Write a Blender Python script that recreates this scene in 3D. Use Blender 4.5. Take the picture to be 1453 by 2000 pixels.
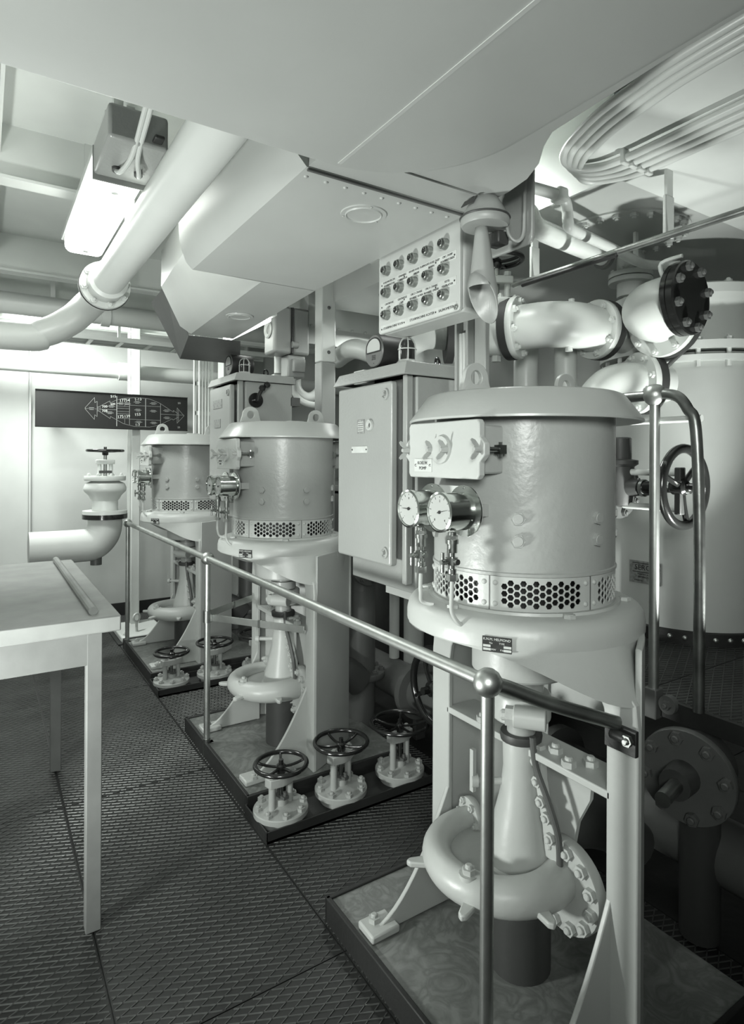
import bpy, bmesh, math, random
from math import sin, cos, pi, radians as R
from mathutils import Vector as V, Matrix as MX
random.seed(4)
for o in list(bpy.data.objects): bpy.data.objects.remove(o, do_unlink=True)
S = bpy.context.scene
C = S.collection

# ------------------------------------------------------------------ camera, world, lights, exposure
F_PX, CX, CY = 1192.0, 748.5, 899.5
YAW, ROLL, EYE = 0.5812, 0.0045, 1.5
cam = bpy.data.cameras.new('camera'); camo = bpy.data.objects.new('camera', cam); C.objects.link(camo)
cam.sensor_fit = 'HORIZONTAL'; cam.sensor_width = 36.0; cam.lens = F_PX / 1453 * 36
cam.shift_x = (726.5 - CX) / 1453; cam.shift_y = (CY - 1000) / 1453
cam.clip_start = 0.02; cam.clip_end = 100
camo.matrix_world = MX.Translation((0, 0, EYE)) @ MX.Rotation(-YAW, 4, 'Z') @ MX.Rotation(R(90), 4, 'X') @ MX.Rotation(ROLL, 4, 'Z')
S.camera = camo
S.view_settings.view_transform = 'Standard'; S.view_settings.look = 'None'
S.view_settings.gamma = 1.0; S.view_settings.use_curve_mapping = False
S.view_settings.exposure = 0.82
w = bpy.data.worlds.new('room_air'); S.world = w; w.use_nodes = True
w.node_tree.nodes['Background'].inputs[0].default_value = (.93, 1, .95, 1)
w.node_tree.nodes['Background'].inputs[1].default_value = 0.25

def area(name, loc, target, size, power, size_y=None, spread=None):
    l = bpy.data.lights.new(name, 'AREA'); l.energy = power; l.size = size
    if size_y: l.shape = 'RECTANGLE'; l.size_y = size_y
    else: l.shape = 'DISK'
    l.color = (.96, 1.0, .96)
    if spread: l.spread = R(spread)
    o = bpy.data.objects.new(name, l); C.objects.link(o); o.location = loc
    d = V(target) - V(loc); o.rotation_euler = d.to_track_quat('-Z', 'Y').to_euler()
    return o
area('flood_lamp_aisle', (-.62, 1.7, .62), (1.0, 1.8, 1.9), .24, 25)
area('fill_camera', (-.7, -.9, 2.05), (1.2, 2.6, 2.25), .8, 15, spread=95)  # added general fill from behind the camera, not a lamp of the room
area('flood_lamp_platform', (2.15, .82, .85), (1.95, 2.0, 2.6), .10, 4.8, spread=84)
area('fill_aisle', (.1, 3.9, 2.55), (.3, 3.9, 0), .2, 18, 1.2)  # unseen overhead light added for ambient along the aisle, no fitting
area('fill_platform', (1.75, 1.9, 2.72), (1.9, 1.9, 0), .15, 9, .8)  # added ambient fill under the deckhead by the platform
area('fill_far', (.25, 5.35, 2.56), (1.0, 5.9, 1.4), .2, 30, .5)  # extra unseen light put in to lift the dim far end
area('fill_machines', (2.3, 3.3, 2.4), (2.3, 3.3, 0), .2, 8, .8)  # invented ambient light over the machinery behind the pumps

# ------------------------------------------------------------------ materials
MATS = {}
def mat(name, col, rough=.5, metal=0., bump=0., bscale=40., var=0., vscale=3., emit=0., spec=.5, coat=0., trans=0.):
    m = bpy.data.materials.new(name); m.use_nodes = True
    nt = m.node_tree; b = nt.nodes['Principled BSDF']
    if not isinstance(col, tuple): col = (col * .985, col * 1.02, col * .985)
    b.inputs['Roughness'].default_value = rough; b.inputs['Metallic'].default_value = metal
    b.inputs['Specular IOR Level'].default_value = spec
    if coat: b.inputs['Coat Weight'].default_value = coat; b.inputs['Coat Roughness'].default_value = .15
    if trans: b.inputs['Transmission Weight'].default_value = trans
    tc = nt.nodes.new('ShaderNodeTexCoord')
    n = nt.nodes.new('ShaderNodeTexNoise'); n.inputs['Scale'].default_value = vscale; n.inputs['Detail'].default_value = 5
    nt.links.new(tc.outputs['Object'], n.inputs['Vector'])
    cr = nt.nodes.new('ShaderNodeValToRGB')
    cr.color_ramp.elements[0].position = .3; cr.color_ramp.elements[1].position = .7
    cr.color_ramp.elements[0].color = tuple(max(0, c * (1 - var)) for c in col) + (1,)
    cr.color_ramp.elements[1].color = tuple(min(1, c * (1 + var)) for c in col) + (1,)
    nt.links.new(n.outputs['Fac'], cr.inputs[0]); nt.links.new(cr.outputs[0], b.inputs['Base Color'])
    if bump:
        n2 = nt.nodes.new('ShaderNodeTexNoise'); n2.inputs['Scale'].default_value = bscale; n2.inputs['Detail'].default_value = 3
        nt.links.new(tc.outputs['Object'], n2.inputs['Vector'])
        bp = nt.nodes.new('ShaderNodeBump'); bp.inputs['Strength'].default_value = bump; bp.inputs['Distance'].default_value = .004
        nt.links.new(n2.outputs['Fac'], bp.inputs['Height']); nt.links.new(bp.outputs[0], b.inputs['Normal'])
    if emit:
        b.inputs['Emission Color'].default_value = col + (1,); b.inputs['Emission Strength'].default_value = emit
    MATS[name] = m; return m
mat('grey_paint', .36, .32, bump=.25, bscale=55, var=.05)
mat('lid_paint', .42, .3, bump=.15, bscale=40, var=.05)
mat('light_paint', .45, .38, bump=.18, bscale=45, var=.06)
mat('cab_paint', .31, .3, bump=.18, bscale=90, var=.04)
mat('duct_paint', .44, .38, bump=.12, bscale=18, var=.04)
mat('white_paint', .6, .35, bump=.15, bscale=30, var=.04)
mat('deck_paint', .66, .5, bump=.15, bscale=12, var=.06)
mat('wall_paint', .5, .5, bump=.1, bscale=12, var=.06)
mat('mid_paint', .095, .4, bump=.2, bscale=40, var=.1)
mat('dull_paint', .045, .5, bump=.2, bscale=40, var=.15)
mat('horn_paint', .3, .4, bump=.12, bscale=60, var=.05)
mat('black_gloss', .012, .18, bump=.1, bscale=60, spec=.6)
mat('black_matt', .012, .5, bump=.1)
mat('dark_rim', .02, .5, bump=.3, bscale=60, var=.3)
mat('steel', .52, .42, metal=1., bump=.06, bscale=80, var=.12, vscale=14)
mat('steel_dark', .3, .38, metal=1., bump=.1, bscale=60, var=.3, vscale=12)
mat('chrome', .62, .16, metal=1., bump=.03, bscale=90)
mat('brass', .38, .28, metal=1., bump=.08, bscale=60, var=.1)
mat('dial', .4, .4)
mat('plate_light', .52, .45, var=.1, vscale=20)
mat('plate_dark', .03, .4, var=.3, vscale=60)
mat('plate_mid', .24, .45, var=.4, vscale=60)
mat('ink', .015, .5)
mat('chalk', .62, .7)
mat('line_print', .3, .7)
mat('board_black', .016, .7, var=.15, spec=.25)
mat('wood', .27, .6, bump=.2, bscale=25, var=.12, vscale=8)
mat('wood_dark', .17, .6, bump=.2, bscale=25, var=.12, vscale=8)
mat('floor_steel', .024, .42, metal=.3, bump=.25, bscale=30, var=.35, vscale=3)
mat('floor_rib', .1, .36, metal=.5, bump=.2, bscale=60, var=.35, vscale=4)
mat('lamp_glass', (.9, .93, .88), .4, emit=5.)
mat('lamp_dark', .02, .12, spec=.8)
mat('lagging', .62, .75, bump=.6, bscale=35, var=.05)
mat('gasket', .03, .6)
def stain_mat():
    m = mat('plinth_paint', .3, .35, bump=.2, bscale=40)
    nt = m.node_tree; b = nt.nodes['Principled BSDF']
    tc = nt.nodes.new('ShaderNodeTexCoord')
    n = nt.nodes.new('ShaderNodeTexNoise'); n.inputs['Scale'].default_value = 9; n.inputs['Detail'].default_value = 8; n.inputs['Distortion'].default_value = 2.2
    nt.links.new(tc.outputs['Object'], n.inputs['Vector'])
    cr = nt.nodes.new('ShaderNodeValToRGB'); e = cr.color_ramp.elements
    e[0].position = .36; e[0].color = (.2, .21, .2, 1); e[1].position = .64; e[1].color = (.2, .21, .2, 1)
    k = e.new(.5); k.color = (.13, .137, .13, 1)
    nt.links.new(n.outputs['Fac'], cr.inputs[0]); nt.links.new(cr.outputs[0], b.inputs['Base Color'])
stain_mat()

# ------------------------------------------------------------------ mesh helpers
def zto(d):
    return V(d).normalized().to_track_quat('Z', 'Y').to_matrix().to_4x4()
def at(p, d=(0, 0, 1)):
    return MX.Translation(p) @ zto(d)
def smooth(pts, n=8, closed=False):
    P = [V(p) for p in pts]; out = []
    m = len(P)
    for i in range(m - 1):
        p0 = P[max(i - 1, 0)]; p1 = P[i]; p2 = P[i + 1]; p3 = P[min(i + 2, m - 1)]
        for k in range(n):
            t = k / n
            out.append(.5 * ((2 * p1) + (p2 - p0) * t + (2 * p0 - 5 * p1 + 4 * p2 - p3) * t * t + (3 * p1 - p0 - 3 * p2 + p3) * t ** 3))
    out.append(P[-1]); return out
class MB:
    def __init__(s): s.v = []; s.f = []
    def add(s, vs, fs, m=None):
        o = len(s.v)
        s.v += [tuple(m @ V(p)) if m else tuple(p) for p in vs]
        s.f += [tuple(i + o for i in f) for f in fs]; return s
    def box(s, c, d, m=None):
        x, y, z = [q / 2 for q in d]; c = V(c)
        vs = [c + V((a * x, b * y, e * z)) for e in (-1, 1) for b in (-1, 1) for a in (-1, 1)]
        return s.add(vs, [(0, 2, 3, 1), (4, 5, 7, 6), (0, 1, 5, 4), (2, 6, 7, 3), (0, 4, 6, 2), (1, 3, 7, 5)], m)
    def lathe(s, prof, n=32, m=None, a0=0, a1=2 * pi):
        full = abs(a1 - a0 - 2 * pi) < 1e-6; k = n if full else n + 1
        vs = []; rings = []
        for r, z in prof:
            if r < 1e-6: rings.append([len(vs)]); vs.append((0, 0, z))
            else:
                rings.append(list(range(len(vs), len(vs) + k)))
                vs += [(r * cos(a0 + (a1 - a0) * i / n), r * sin(a0 + (a1 - a0) * i / n), z) for i in range(k)]
        fs = []
        for A, B in zip(rings, rings[1:]):
            for i in range(n):
                j = (i + 1) % k
                if len(A) == 1 and len(B) == 1: continue
                if len(A) == 1: fs.append((A[0], B[j], B[i]))
                elif len(B) == 1: fs.append((A[i], A[j], B[0]))
                else: fs.append((A[i], A[j], B[j], B[i]))
        return s.add(vs, fs, m)
    def cyl(s, p0, p1, r0, r1=None, n=20):
        r1 = r0 if r1 is None else r1; h = (V(p1) - V(p0)).length
        return s.lathe([(0, 0), (r0, 0), (r1, h), (0, h)], n, at(p0, V(p1) - V(p0)))
    def torus(s, Rr, r, m=None, n=40, k=10, a0=0, a1=2 * pi):
        pts = [(Rr + r * cos(2 * pi * i / k), r * sin(2 * pi * i / k)) for i in range(k + 1)]
        return s.lathe(pts, n, m, a0, a1)
    def tube(s, path, r, n=12, rad=None):
        P = [V(p) for p in path]; m = len(P); vs = []; fs = []
        t0 = (P[1] - P[0]).normalized(); up = V((0, 0, 1)) if abs(t0.z) < .9 else V((1, 0, 0))
        x = t0.cross(up).normalized()
        for i in range(m):
            t = (P[min(i + 1, m - 1)] - P[max(i - 1, 0)]).normalized()
            x = (x - t * x.dot(t)).normalized(); y = t.cross(x)
            q = rad[i] if rad else r
            vs += [P[i] + q * (cos(2 * pi * k / n) * x + sin(2 * pi * k / n) * y) for k in range(n)]
        for i in range(m - 1):
            for k in range(n):
                l = (k + 1) % n
                fs.append((i * n + k, i * n + l, (i + 1) * n + l, (i + 1) * n + k))
        fs.append(tuple(range(n - 1, -1, -1))); fs.append(tuple((m - 1) * n + k for k in range(n)))
        return s.add(vs, fs)
    def prism(s, poly, h, m=None):
        n = len(poly); vs = [(p[0], p[1], 0) for p in poly] + [(p[0], p[1], h) for p in poly]
        fs = [tuple(range(n - 1, -1, -1)), tuple(range(n, 2 * n))] + [(i, (i + 1) % n, n + (i + 1) % n, n + i) for i in range(n)]
        return s.add(vs, fs, m)
    def ringplate(s, outer, inner, h, m=None):
        n = len(outer)
        vs = [(p[0], p[1], z) for z in (0, h) for L in (outer, inner) for p in L]
        fs = []
        for i in range(n):
            j = (i + 1) % n
            fs += [(i, n + i, n + j, j), (2 * n + i, 2 * n + j, 3 * n + j, 3 * n + i), (i, j, 2 * n + j, 2 * n + i), (n + i, 3 * n + i, 3 * n + j, n + j)]
        return s.add(vs, fs, m)
    def mesh(s, name, ang=35):
        me = bpy.data.meshes.new(name); me.from_pydata(s.v, [], s.f); me.update()
        bm = bmesh.new(); bm.from_mesh(me); bmesh.ops.recalc_face_normals(bm, faces=bm.faces); bm.to_mesh(me); bm.free()
        if ang:
            me.polygons.foreach_set('use_smooth', [True] * len(me.polygons)); me.set_sharp_from_angle(angle=R(ang))
        return me
    def build(s, name, mt, parent=None, bevel=0, loc=None, ang=35, mw=None):
        me = s.mesh(name, ang); me.materials.append(MATS[mt])
        return put(name, me, parent, mw if mw else (MX.Translation(loc) if loc else None), bevel)
def put(name, me, parent=None, mw=None, bevel=0):
    o = bpy.data.objects.new(name, me); C.objects.link(o); o.parent = parent
    if mw is not None: o.matrix_basis = mw
    if bevel:
        b = o.modifiers.new('bevel', 'BEVEL'); b.width = bevel; b.segments = 2; b.limit_method = 'ANGLE'; b.angle_limit = R(40)
    return o
def tag(o, label, cat, group=None, kind=None):
    o['label'] = label
    if cat: o['category'] = cat
    if group: o['group'] = group
    if kind: o['kind'] = kind
    return o
def thing(name, label, cat, loc=(0, 0, 0), rz=0, group=None):
    o = bpy.data.objects.new(name, None); C.objects.link(o); o.location = loc; o.rotation_euler = (0, 0, rz)
    o.empty_display_size = .05
    return tag(o, label, cat, group)
def copy_tree(o, parent=None):
    c = o.copy(); C.objects.link(c); c.parent = parent
    for ch in o.children: copy_tree(ch, c)
    return c
SH = {}
def shared(key, fn, mt):
    k = (key, mt)
    if k not in SH:
        b = MB(); fn(b); me = b.mesh(key); me.materials.append(MATS[mt]); SH[k] = me
    return SH[k]
def hexbolt(b):
    hx = [(cos(pi / 3 * i), sin(pi / 3 * i)) for i in range(6)]
    b.prism(hx, .8); b.lathe([(0, .8), (.55, .8), (.55, 1.15), (.4, 1.3), (0, 1.3)], 10)
def hexhead(b):
    hx = [(cos(pi / 3 * i), sin(pi / 3 * i)) for i in range(6)]
    b.prism(hx, .55); b.lathe([(0, .55), (.8, .55), (.7, .65), (0, .66)], 12)
def rivet(b): b.lathe([(1, 0), (.85, .35), (.5, .6), (0, .7)], 10)
def bolt(parent, p, d, r, mt='light_paint', kind='bolt', spin=0):
    fn = {'bolt': hexbolt, 'hex': hexhead, 'rivet': rivet}[kind]
    return put({'bolt': 'bolt', 'hex': 'bolt', 'rivet': 'rivet'}[kind], shared(kind, fn, mt), parent, at(p, d) @ MX.Rotation(spin, 4, 'Z') @ MX.Scale(r, 4))
def bolt_ring(parent, c, d, Rr, n, r, mt='light_paint', kind='bolt', a0=0.):
    M = at(c, d)
    for i in range(n):
        a = a0 + 2 * pi * i / n
        bolt(parent, M @ V((Rr * cos(a), Rr * sin(a), 0)), d, r, mt, kind, spin=random.random())
_tc = {}
def text(s, size, parent, M, mt='ink', align='CENTER', ext=.0004, name='lettering'):
    key = (s, size, align, mt)
    if key not in _tc:
        cu = bpy.data.curves.new('t', 'FONT'); cu.body = s; cu.size = size; cu.align_x = align; cu.align_y = 'CENTER'; cu.extrude = ext; cu.resolution_u = 2
        ob = bpy.data.objects.new('t', cu)
        me = bpy.data.meshes.new_from_object(ob); me.name = 'lettering'
        me.materials.clear(); me.materials.append(MATS[mt])
        bpy.data.objects.remove(ob); bpy.data.curves.remove(cu); _tc[key] = me
    return put(name, _tc[key], parent, M)
FACE_NX = MX(((0, 0, -1, 0), (-1, 0, 0, 0), (0, 1, 0, 0), (0, 0, 0, 1)))    # local x -> -y, y -> z, z -> -x
FACE_NY = MX(((1, 0, 0, 0), (0, 0, -1, 0), (0, 1, 0, 0), (0, 0, 0, 1)))     # local x -> x, y -> z, z -> -y
def T(*p): return MX.Translation(p)

def rrect(w, h, r, n=5):
    out = []
    for cx_, cy_, a in ((w / 2 - r, h / 2 - r, 0), (-w / 2 + r, h / 2 - r, 90), (-w / 2 + r, -h / 2 + r, 180), (w / 2 - r, -h / 2 + r, 270)):
        for i in range(n + 1):
            t = R(a + 90 * i / n); out.append((cx_ + r * cos(t), cy_ + r * sin(t)))
    return out
def circ(r, n=24, c=(0, 0), a0=0): return [(c[0] + r * cos(a0 + 2 * pi * i / n), c[1] + r * sin(a0 + 2 * pi * i / n)) for i in range(n)]

def handwheel(parent, c, d, Rr, r, spokes=4, mt='black_gloss', dish=.25, a0=.4, hub=None):
    hub = hub or r * 1.7
    b = MB(); b.torus(Rr - r, r, None, 48, 12)
    W = b.build('handwheel', mt, parent, mw=at(c, d))
    h = MB(); h.lathe([(0, -hub * 1.3 - dish * Rr), (hub * .8, -hub * 1.3 - dish * Rr), (hub, -hub - dish * Rr), (hub, hub * .4 - dish * Rr), (hub * .7, hub * .7 - dish * Rr), (hub * .5, hub * .7 - dish * Rr), (hub * .5, hub * 1.6 - dish * Rr), (0, hub * 1.6 - dish * Rr)], 16)
    h.build('hub', mt, W)
    for i in range(spokes):
        a = a0 + 2 * pi * i / spokes
        pts = [(hub * .6, 0, -dish * Rr), ((Rr) * .45, 0, -dish * Rr), (Rr * .75, 0, -dish * Rr * .55), (Rr - r, 0, 0)]
        k = MB(); k.tube(smooth(pts, 4), r * .62, 8, )
        put('spoke', k.mesh('spoke'), W, MX.Rotation(a, 4, 'Z')).data.materials.append(MATS[mt])
    return W
def flange(parent, c, d, r, th, n, br, mt='white_paint', bm=None, name='flange', both=False, ri=None, kind='bolt', a0=.2):
    b = MB(); b.lathe([(0, 0), (r * .985, 0), (r, th * .12), (r, th * .88), (r * .985, th), (0, th)], 40)
    f = b.build(name, mt, parent, mw=at(c, d))
    if n:
        for i in range(n):
            a = a0 + 2 * pi * i / n; q = ri or r * .83
            bolt(f, (q * cos(a), q * sin(a), th), (0, 0, 1), br, bm or mt, kind, random.random())
    return f

# ------------------------------------------------------------------ setting
def struct(o, label): o['label'] = label; o['kind'] = 'structure'; return o
X0, X1, Y0, Y1, ZC = -1.3, 4.2, -2.2, 6.3, 2.85
fl = MB().box(((X0 + X1) / 2, (Y0 + Y1) / 2, -.03), (X1 - X0, Y1 - Y0, .05)).build('floor', 'dark_rim'); struct(fl, 'dark steel floor of patterned tread plates')
def plate_ribs(x0, x1, y0, y1, z, wd=.0042, hgt=.0024):
    b = MB()
    for ang, sp in ((R(-24), .0225), (R(26), .032)):
        d = V((cos(ang), sin(ang))); n = V((-d.y, d.x))
        cs = [n.dot(V(p)) for p in ((x0, y0), (x1, y0), (x0, y1), (x1, y1))]
        k = math.ceil(min(cs) / sp)
        while k * sp < max(cs):
            o = n * (k * sp); t0, t1 = -1e9, 1e9
            for ax, lo, hi in ((0, x0, x1), (1, y0, y1)):
                a, c = (lo - o[ax]) / d[ax], (hi - o[ax]) / d[ax]
                t0 = max(t0, min(a, c)); t1 = min(t1, max(a, c))
            if t1 - t0 > .01:
                p, q = o + d * t0, o + d * t1; e = n * wd / 2; e2 = e * .5
                vs = [(p + e).to_3d(), (p - e).to_3d(), (q - e).to_3d(), (q + e).to_3d(), (p + e2).to_3d(), (p - e2).to_3d(), (q - e2).to_3d(), (q + e2).to_3d()]
                for i, v in enumerate(vs): v.z = z + (hgt if i > 3 else 0)
                b.add(vs, [(4, 5, 6, 7), (0, 3, 7, 4), (1, 5, 6, 2), (0, 4, 5, 1), (2, 6, 7, 3)])
            k += 1
    return b
xs = [X0, -.62, .3, .93, 1.9, 2.9, X1]; ys = [Y0, -.9, .45, 1.62, 2.95, 4.25, 5.3, Y1]
for i in range(len(xs) - 1):
    for j in range(len(ys) - 1):
        a, b_, c, d = xs[i] + .002, xs[i + 1] - .002, ys[j] + .002, ys[j + 1] - .002
        p = MB().box(((a + b_) / 2, (c + d) / 2, -.004), (b_ - a, d - c, .006)).build('floor_plate', 'floor_steel', fl, ang=0)
        if i < 4 and j > 0:
            rb = plate_ribs(a + .004, b_ - .004, c + .004, d - .004, -.001).build('tread_ribs', 'floor_rib', p, ang=0); rb['kind'] = 'stuff'
def wall(name, c, s, mt, label): return struct(MB().box(c, s).build(name, mt, ang=0), label)
wf = wall('wall_far', ((X0 + X1) / 2, Y1 + .05, 1.4), (X1 - X0, .1, 3.0), 'wall_paint', 'grey painted steel bulkhead at the far end')
wl = wall('wall_left', (X0 - .05, (Y0 + Y1) / 2, 1.4), (.1, Y1 - Y0, 3.0), 'wall_paint', 'pale painted steel side wall beside the workbench')
wr = wall('wall_right', (X1 + .05, (Y0 + Y1) / 2, 1.4), (.1, Y1 - Y0, 3.0), 'wall_paint', 'pale painted ship side behind the cooler')
wall('wall_back', ((X0 + X1) / 2, Y0 - .05, 1.4), (X1 - X0, .1, 3.0), 'wall_paint', 'pale painted bulkhead behind the camera')
struct(MB().box(((X0 + X1) / 2, Y1 - .008, .06), (X1 - X0, .016, .12)).build('baseboard_far', 'dark_rim', ang=0), 'black painted skirting along the far bulkhead')
cl = wall('ceiling', ((X0 + X1) / 2, (Y0 + Y1) / 2, ZC + .05), (X1 - X0, Y1 - Y0, .1), 'deck_paint', 'white painted steel deckhead with beams')
for y in (-1.3, .15, 1.95, 2.9, 4.3, 4.95, 5.75):
    b = MB().box(((X0 + X1) / 2, y, ZC - .11), (X1 - X0, .012, .22)); b.box(((X0 + X1) / 2, y, ZC - .225), (X1 - X0, .09, .012))
    b.build('deck_beam', 'deck_paint', cl, ang=0)
for x in (-.6, .05, 1.5, 2.75):
    MB().box((x, (Y0 + Y1) / 2, ZC - .06), (.012, Y1 - Y0, .12)).build('deck_stiffener', 'deck_paint', cl, ang=0)
for x in (.35, 2.35, 3.4): # stiffeners of the far bulkhead
    MB().box((x, Y1 - .05, 1.45), (.014, .1, 2.78)).build('wall_stiffener', 'wall_paint', wf, ang=0)

# ------------------------------------------------------------------ pumps
def grille_mesh():
    """one sixth of the ventilation band, honeycomb of real holes, wrapped round r = .25"""
    r0 = .2505; Rc = .01035; hr = .0082; H = .084
    half = R(29.8) * r0; cols = 13; dx = 1.5 * Rc; dy = math.sqrt(3) * Rc
    bm = bmesh.new()
    for ci in range(-16, 17):
        odd = (ci % 2 != 0)
        for rj in range(-6, 7):
            cx, cy = ci * dx, rj * dy + (dy / 2 if odd else 0)
            if abs(cx) > half + Rc or abs(cy) > H / 2 + Rc: continue
            hole = abs(ci) <= 6 and abs(cy) < (1.6 * dy if odd else 1.2 * dy)
            O = [bm.verts.new((cx + Rc * cos(pi / 3 * k), cy + Rc * sin(pi / 3 * k), 0)) for k in range(6)]
            if hole:
                I = [bm.verts.new((cx + hr * cos(pi / 3 * k), cy + hr * sin(pi / 3 * k), 0)) for k in range(6)]
                for k in range(6): bm.faces.new((O[k], O[(k + 1) % 6], I[(k + 1) % 6], I[k]))
            else: bm.faces.new(O)
    bmesh.ops.remove_doubles(bm, verts=bm.verts, dist=1e-5)
    for co, no in (((half, 0, 0), (1, 0, 0)), ((-half, 0, 0), (-1, 0, 0)), ((0, H / 2, 0), (0, 1, 0)), ((0, -H / 2, 0), (0, -1, 0))):
        bmesh.ops.bisect_plane(bm, geom=list(bm.verts) + list(bm.edges) + list(bm.faces), plane_co=co, plane_no=no, clear_outer=True)
    for v in bm.verts:
        a = v.co.x / r0; z = v.co.y; v.co = (r0 * cos(a), r0 * sin(a), z)
    bmesh.ops.recalc_face_normals(bm, faces=bm.faces)
    me = bpy.data.meshes.new('grille'); bm.to_mesh(me); bm.free(); me.materials.append(MATS['light_paint']); return me

def wing(b):   # wing nut, axis +z
    b.lathe([(0, 0), (.009, 0), (.0075, .012), (.005, .02), (0, .021)], 12)
    for s in (-1, 1):
        poly = [(s * .004, .003), (s * .012, .006), (s * .022, .016), (s * .0255, .026), (s * .021, .030), (s * .013, .025), (s * .006, .016)]
        b.prism(poly, .003, MX(((1, 0, 0, 0), (0, 0, 1, -.0015), (0, 1, 0, 0), (0, 0, 0, 1))))
def wingnut(parent, M): return put('wing_nut', shared('wing', wing, 'grey_paint'), parent, M)

def terminal_box(P, ang, detailed):
    """bolted connection box on the motor side; local frame: -x outward"""
    M = MX.Rotation(ang - pi, 4, 'Z')
    b = MB().box((-.245, -.018, 1.528), (.09, .235, .12)); B = b.build('connection_box', 'grey_paint', P, .006, mw=M)
    pl = [(-.128, -.07), (.128, -.07), (.135, -.06), (.135, -.03), (.152, -.014), (.152, .014), (.135, .03), (.135, .06), (.128, .07), (-.128, .07), (-.135, .06), (-.135, .03), (-.152, .014), (-.152, -.014), (-.135, -.03), (-.135, -.06)]
    cov = MB().prism([(x * 1.05, y * 1.03) for x, y in pl], .02).build('cover_plate', 'light_paint', B, .003, mw=T(-.29, -.018, 1.528) @ FACE_NX)
    for s in (-1, 1):
        wingnut(cov, T(s * .145, 0, .02) @ MX.Rotation(R(90), 4, 'Z'))
        r = MB().cyl((s * .145, 0, .022), (s * .145, 0, -.05), .006, n=10); r.box((s * .141, 0, -.05), (.02, .022, .022)); r.cyl((s * .141, -.018, -.05), (s * .141, .018, -.05), .005, n=8)
        r.build('swing_bolt', 'brass', cov, ang=30)
    if detailed:
        wingnut(cov, T(-.035, 0, .02) @ MX.Rotation(R(75), 4, 'Z')); wingnut(cov, T(.03, 0, .028) @ MX.Rotation(R(80), 4, 'Z'))
        MB().cyl((.003, 0, .02), (.003, 0, .028), .035, n=28).build('round_cap', 'light_paint', cov)
        L = MB().box((-.075, -.04, .021), (.075, .034, .003)).build('name_label', 'plate_light', cov)
        L['label'] = 'small white lettered label plate'
        # third level ends here: lettering belongs to the cover
        text('KOELW.', .012, cov, T(-.075, -.034, .0228)); text('POMP', .012, cov, T(-.075, -.048, .0228))
        for s in (-1, 1): bolt(cov, (-.075 + s * .031, -.04, .0225), (0, 0, 1), .004, 'brass', 'rivet')

def gauge(P, y, kind):
    g = MB(); z = 1.376
    g.lathe([(0, 0), (.064, 0), (.064, .004), (.047, .006), (.0455, .07), (.049, .072), (.049, .082), (.044, .084), (.043, .078), (0, .078)], 40)
    G = g.build('pressure_gauge', 'chrome', P, mw=T(-.29, y, z) @ FACE_NX)
    MB().cyl((0, 0, .0775), (0, 0, .0795), .0425, n=36).build('dial', 'dial', G)
    n = MB(); a = R(180 if kind == 0 else 12)
    n.prism([(-.008 * cos(a) - .0012 * sin(a), -.008 * sin(a) + .0012 * cos(a)), (-.008 * cos(a) + .0012 * sin(a), -.008 * sin(a) - .0012 * cos(a)), (.034 * cos(a), .034 * sin(a))], .0008, T(0, 0, .0812)); n.cyl((0, 0, .0795), (0, 0, .0825), .004, n=12)
    n.build('needle', 'ink', G)
    tk = MB()
    for i in range(11):
        a = R(225 - 27 * i); q = MX.Rotation(a, 4, 'Z'); tk.box((.037, 0, .0798), (.007 if i % 2 == 0 else .004, .001, .0006), q)
    tk.build('scale_marks', 'ink', G)
    for i, tx in enumerate('024' if kind else '-01'):
        text(tx, .008, G, T(.027 * cos(R(225 - 135 * i)), .027 * sin(R(225 - 135 * i)), .0797))
    for a in (90, 210, 330): bolt(G, (.057 * cos(R(a)), .057 * sin(R(a)), .004), (0, 0, 1), .0035, 'brass', 'rivet')
    k = MB(); x = -.33
    for z0, z1, r in ((-.05, -.058, .009), (-.058, -.068, .0115), (-.068, -.078, .013), (-.078, -.1, .0105), (-.1, -.112, .006), (-.112, -.13, .012), (-.13, -.14, .006), (-.14, -.152, .009), (-.152, -.168, .0125)):
        k.cyl((0, z0, .04), (0, z1, .04), r * 1.22, n=6 if r in (.0115, .0125) else 14)
    k.cyl((-.022, -.121, .04), (.022, -.121, .04), .0075, n=10); k.cyl((0, -.121, .04), (0, -.121, .075), .0062, n=10)
    k.cyl((0, -.098, .07), (0, -.146, .07), .0045, n=8); k.lathe([(0, -.008), (.007, -.004), (.007, .004), (0, .008)], 10, T(0, -.121, .062))
    k.build('gauge_cock', 'brass', G)
    e = -.245 if kind else -.22
    pts = [(0, -.165, .04), (0, -.2, .041), (0, e, .04), (-.002 + (0.01 if kind else -.012), e - .028, .025), (.004, e - .036, .0)]
    MB().tube(smooth(pts, 6), .0055, 10).build('capillary_pipe', 'light_paint', G)

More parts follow.
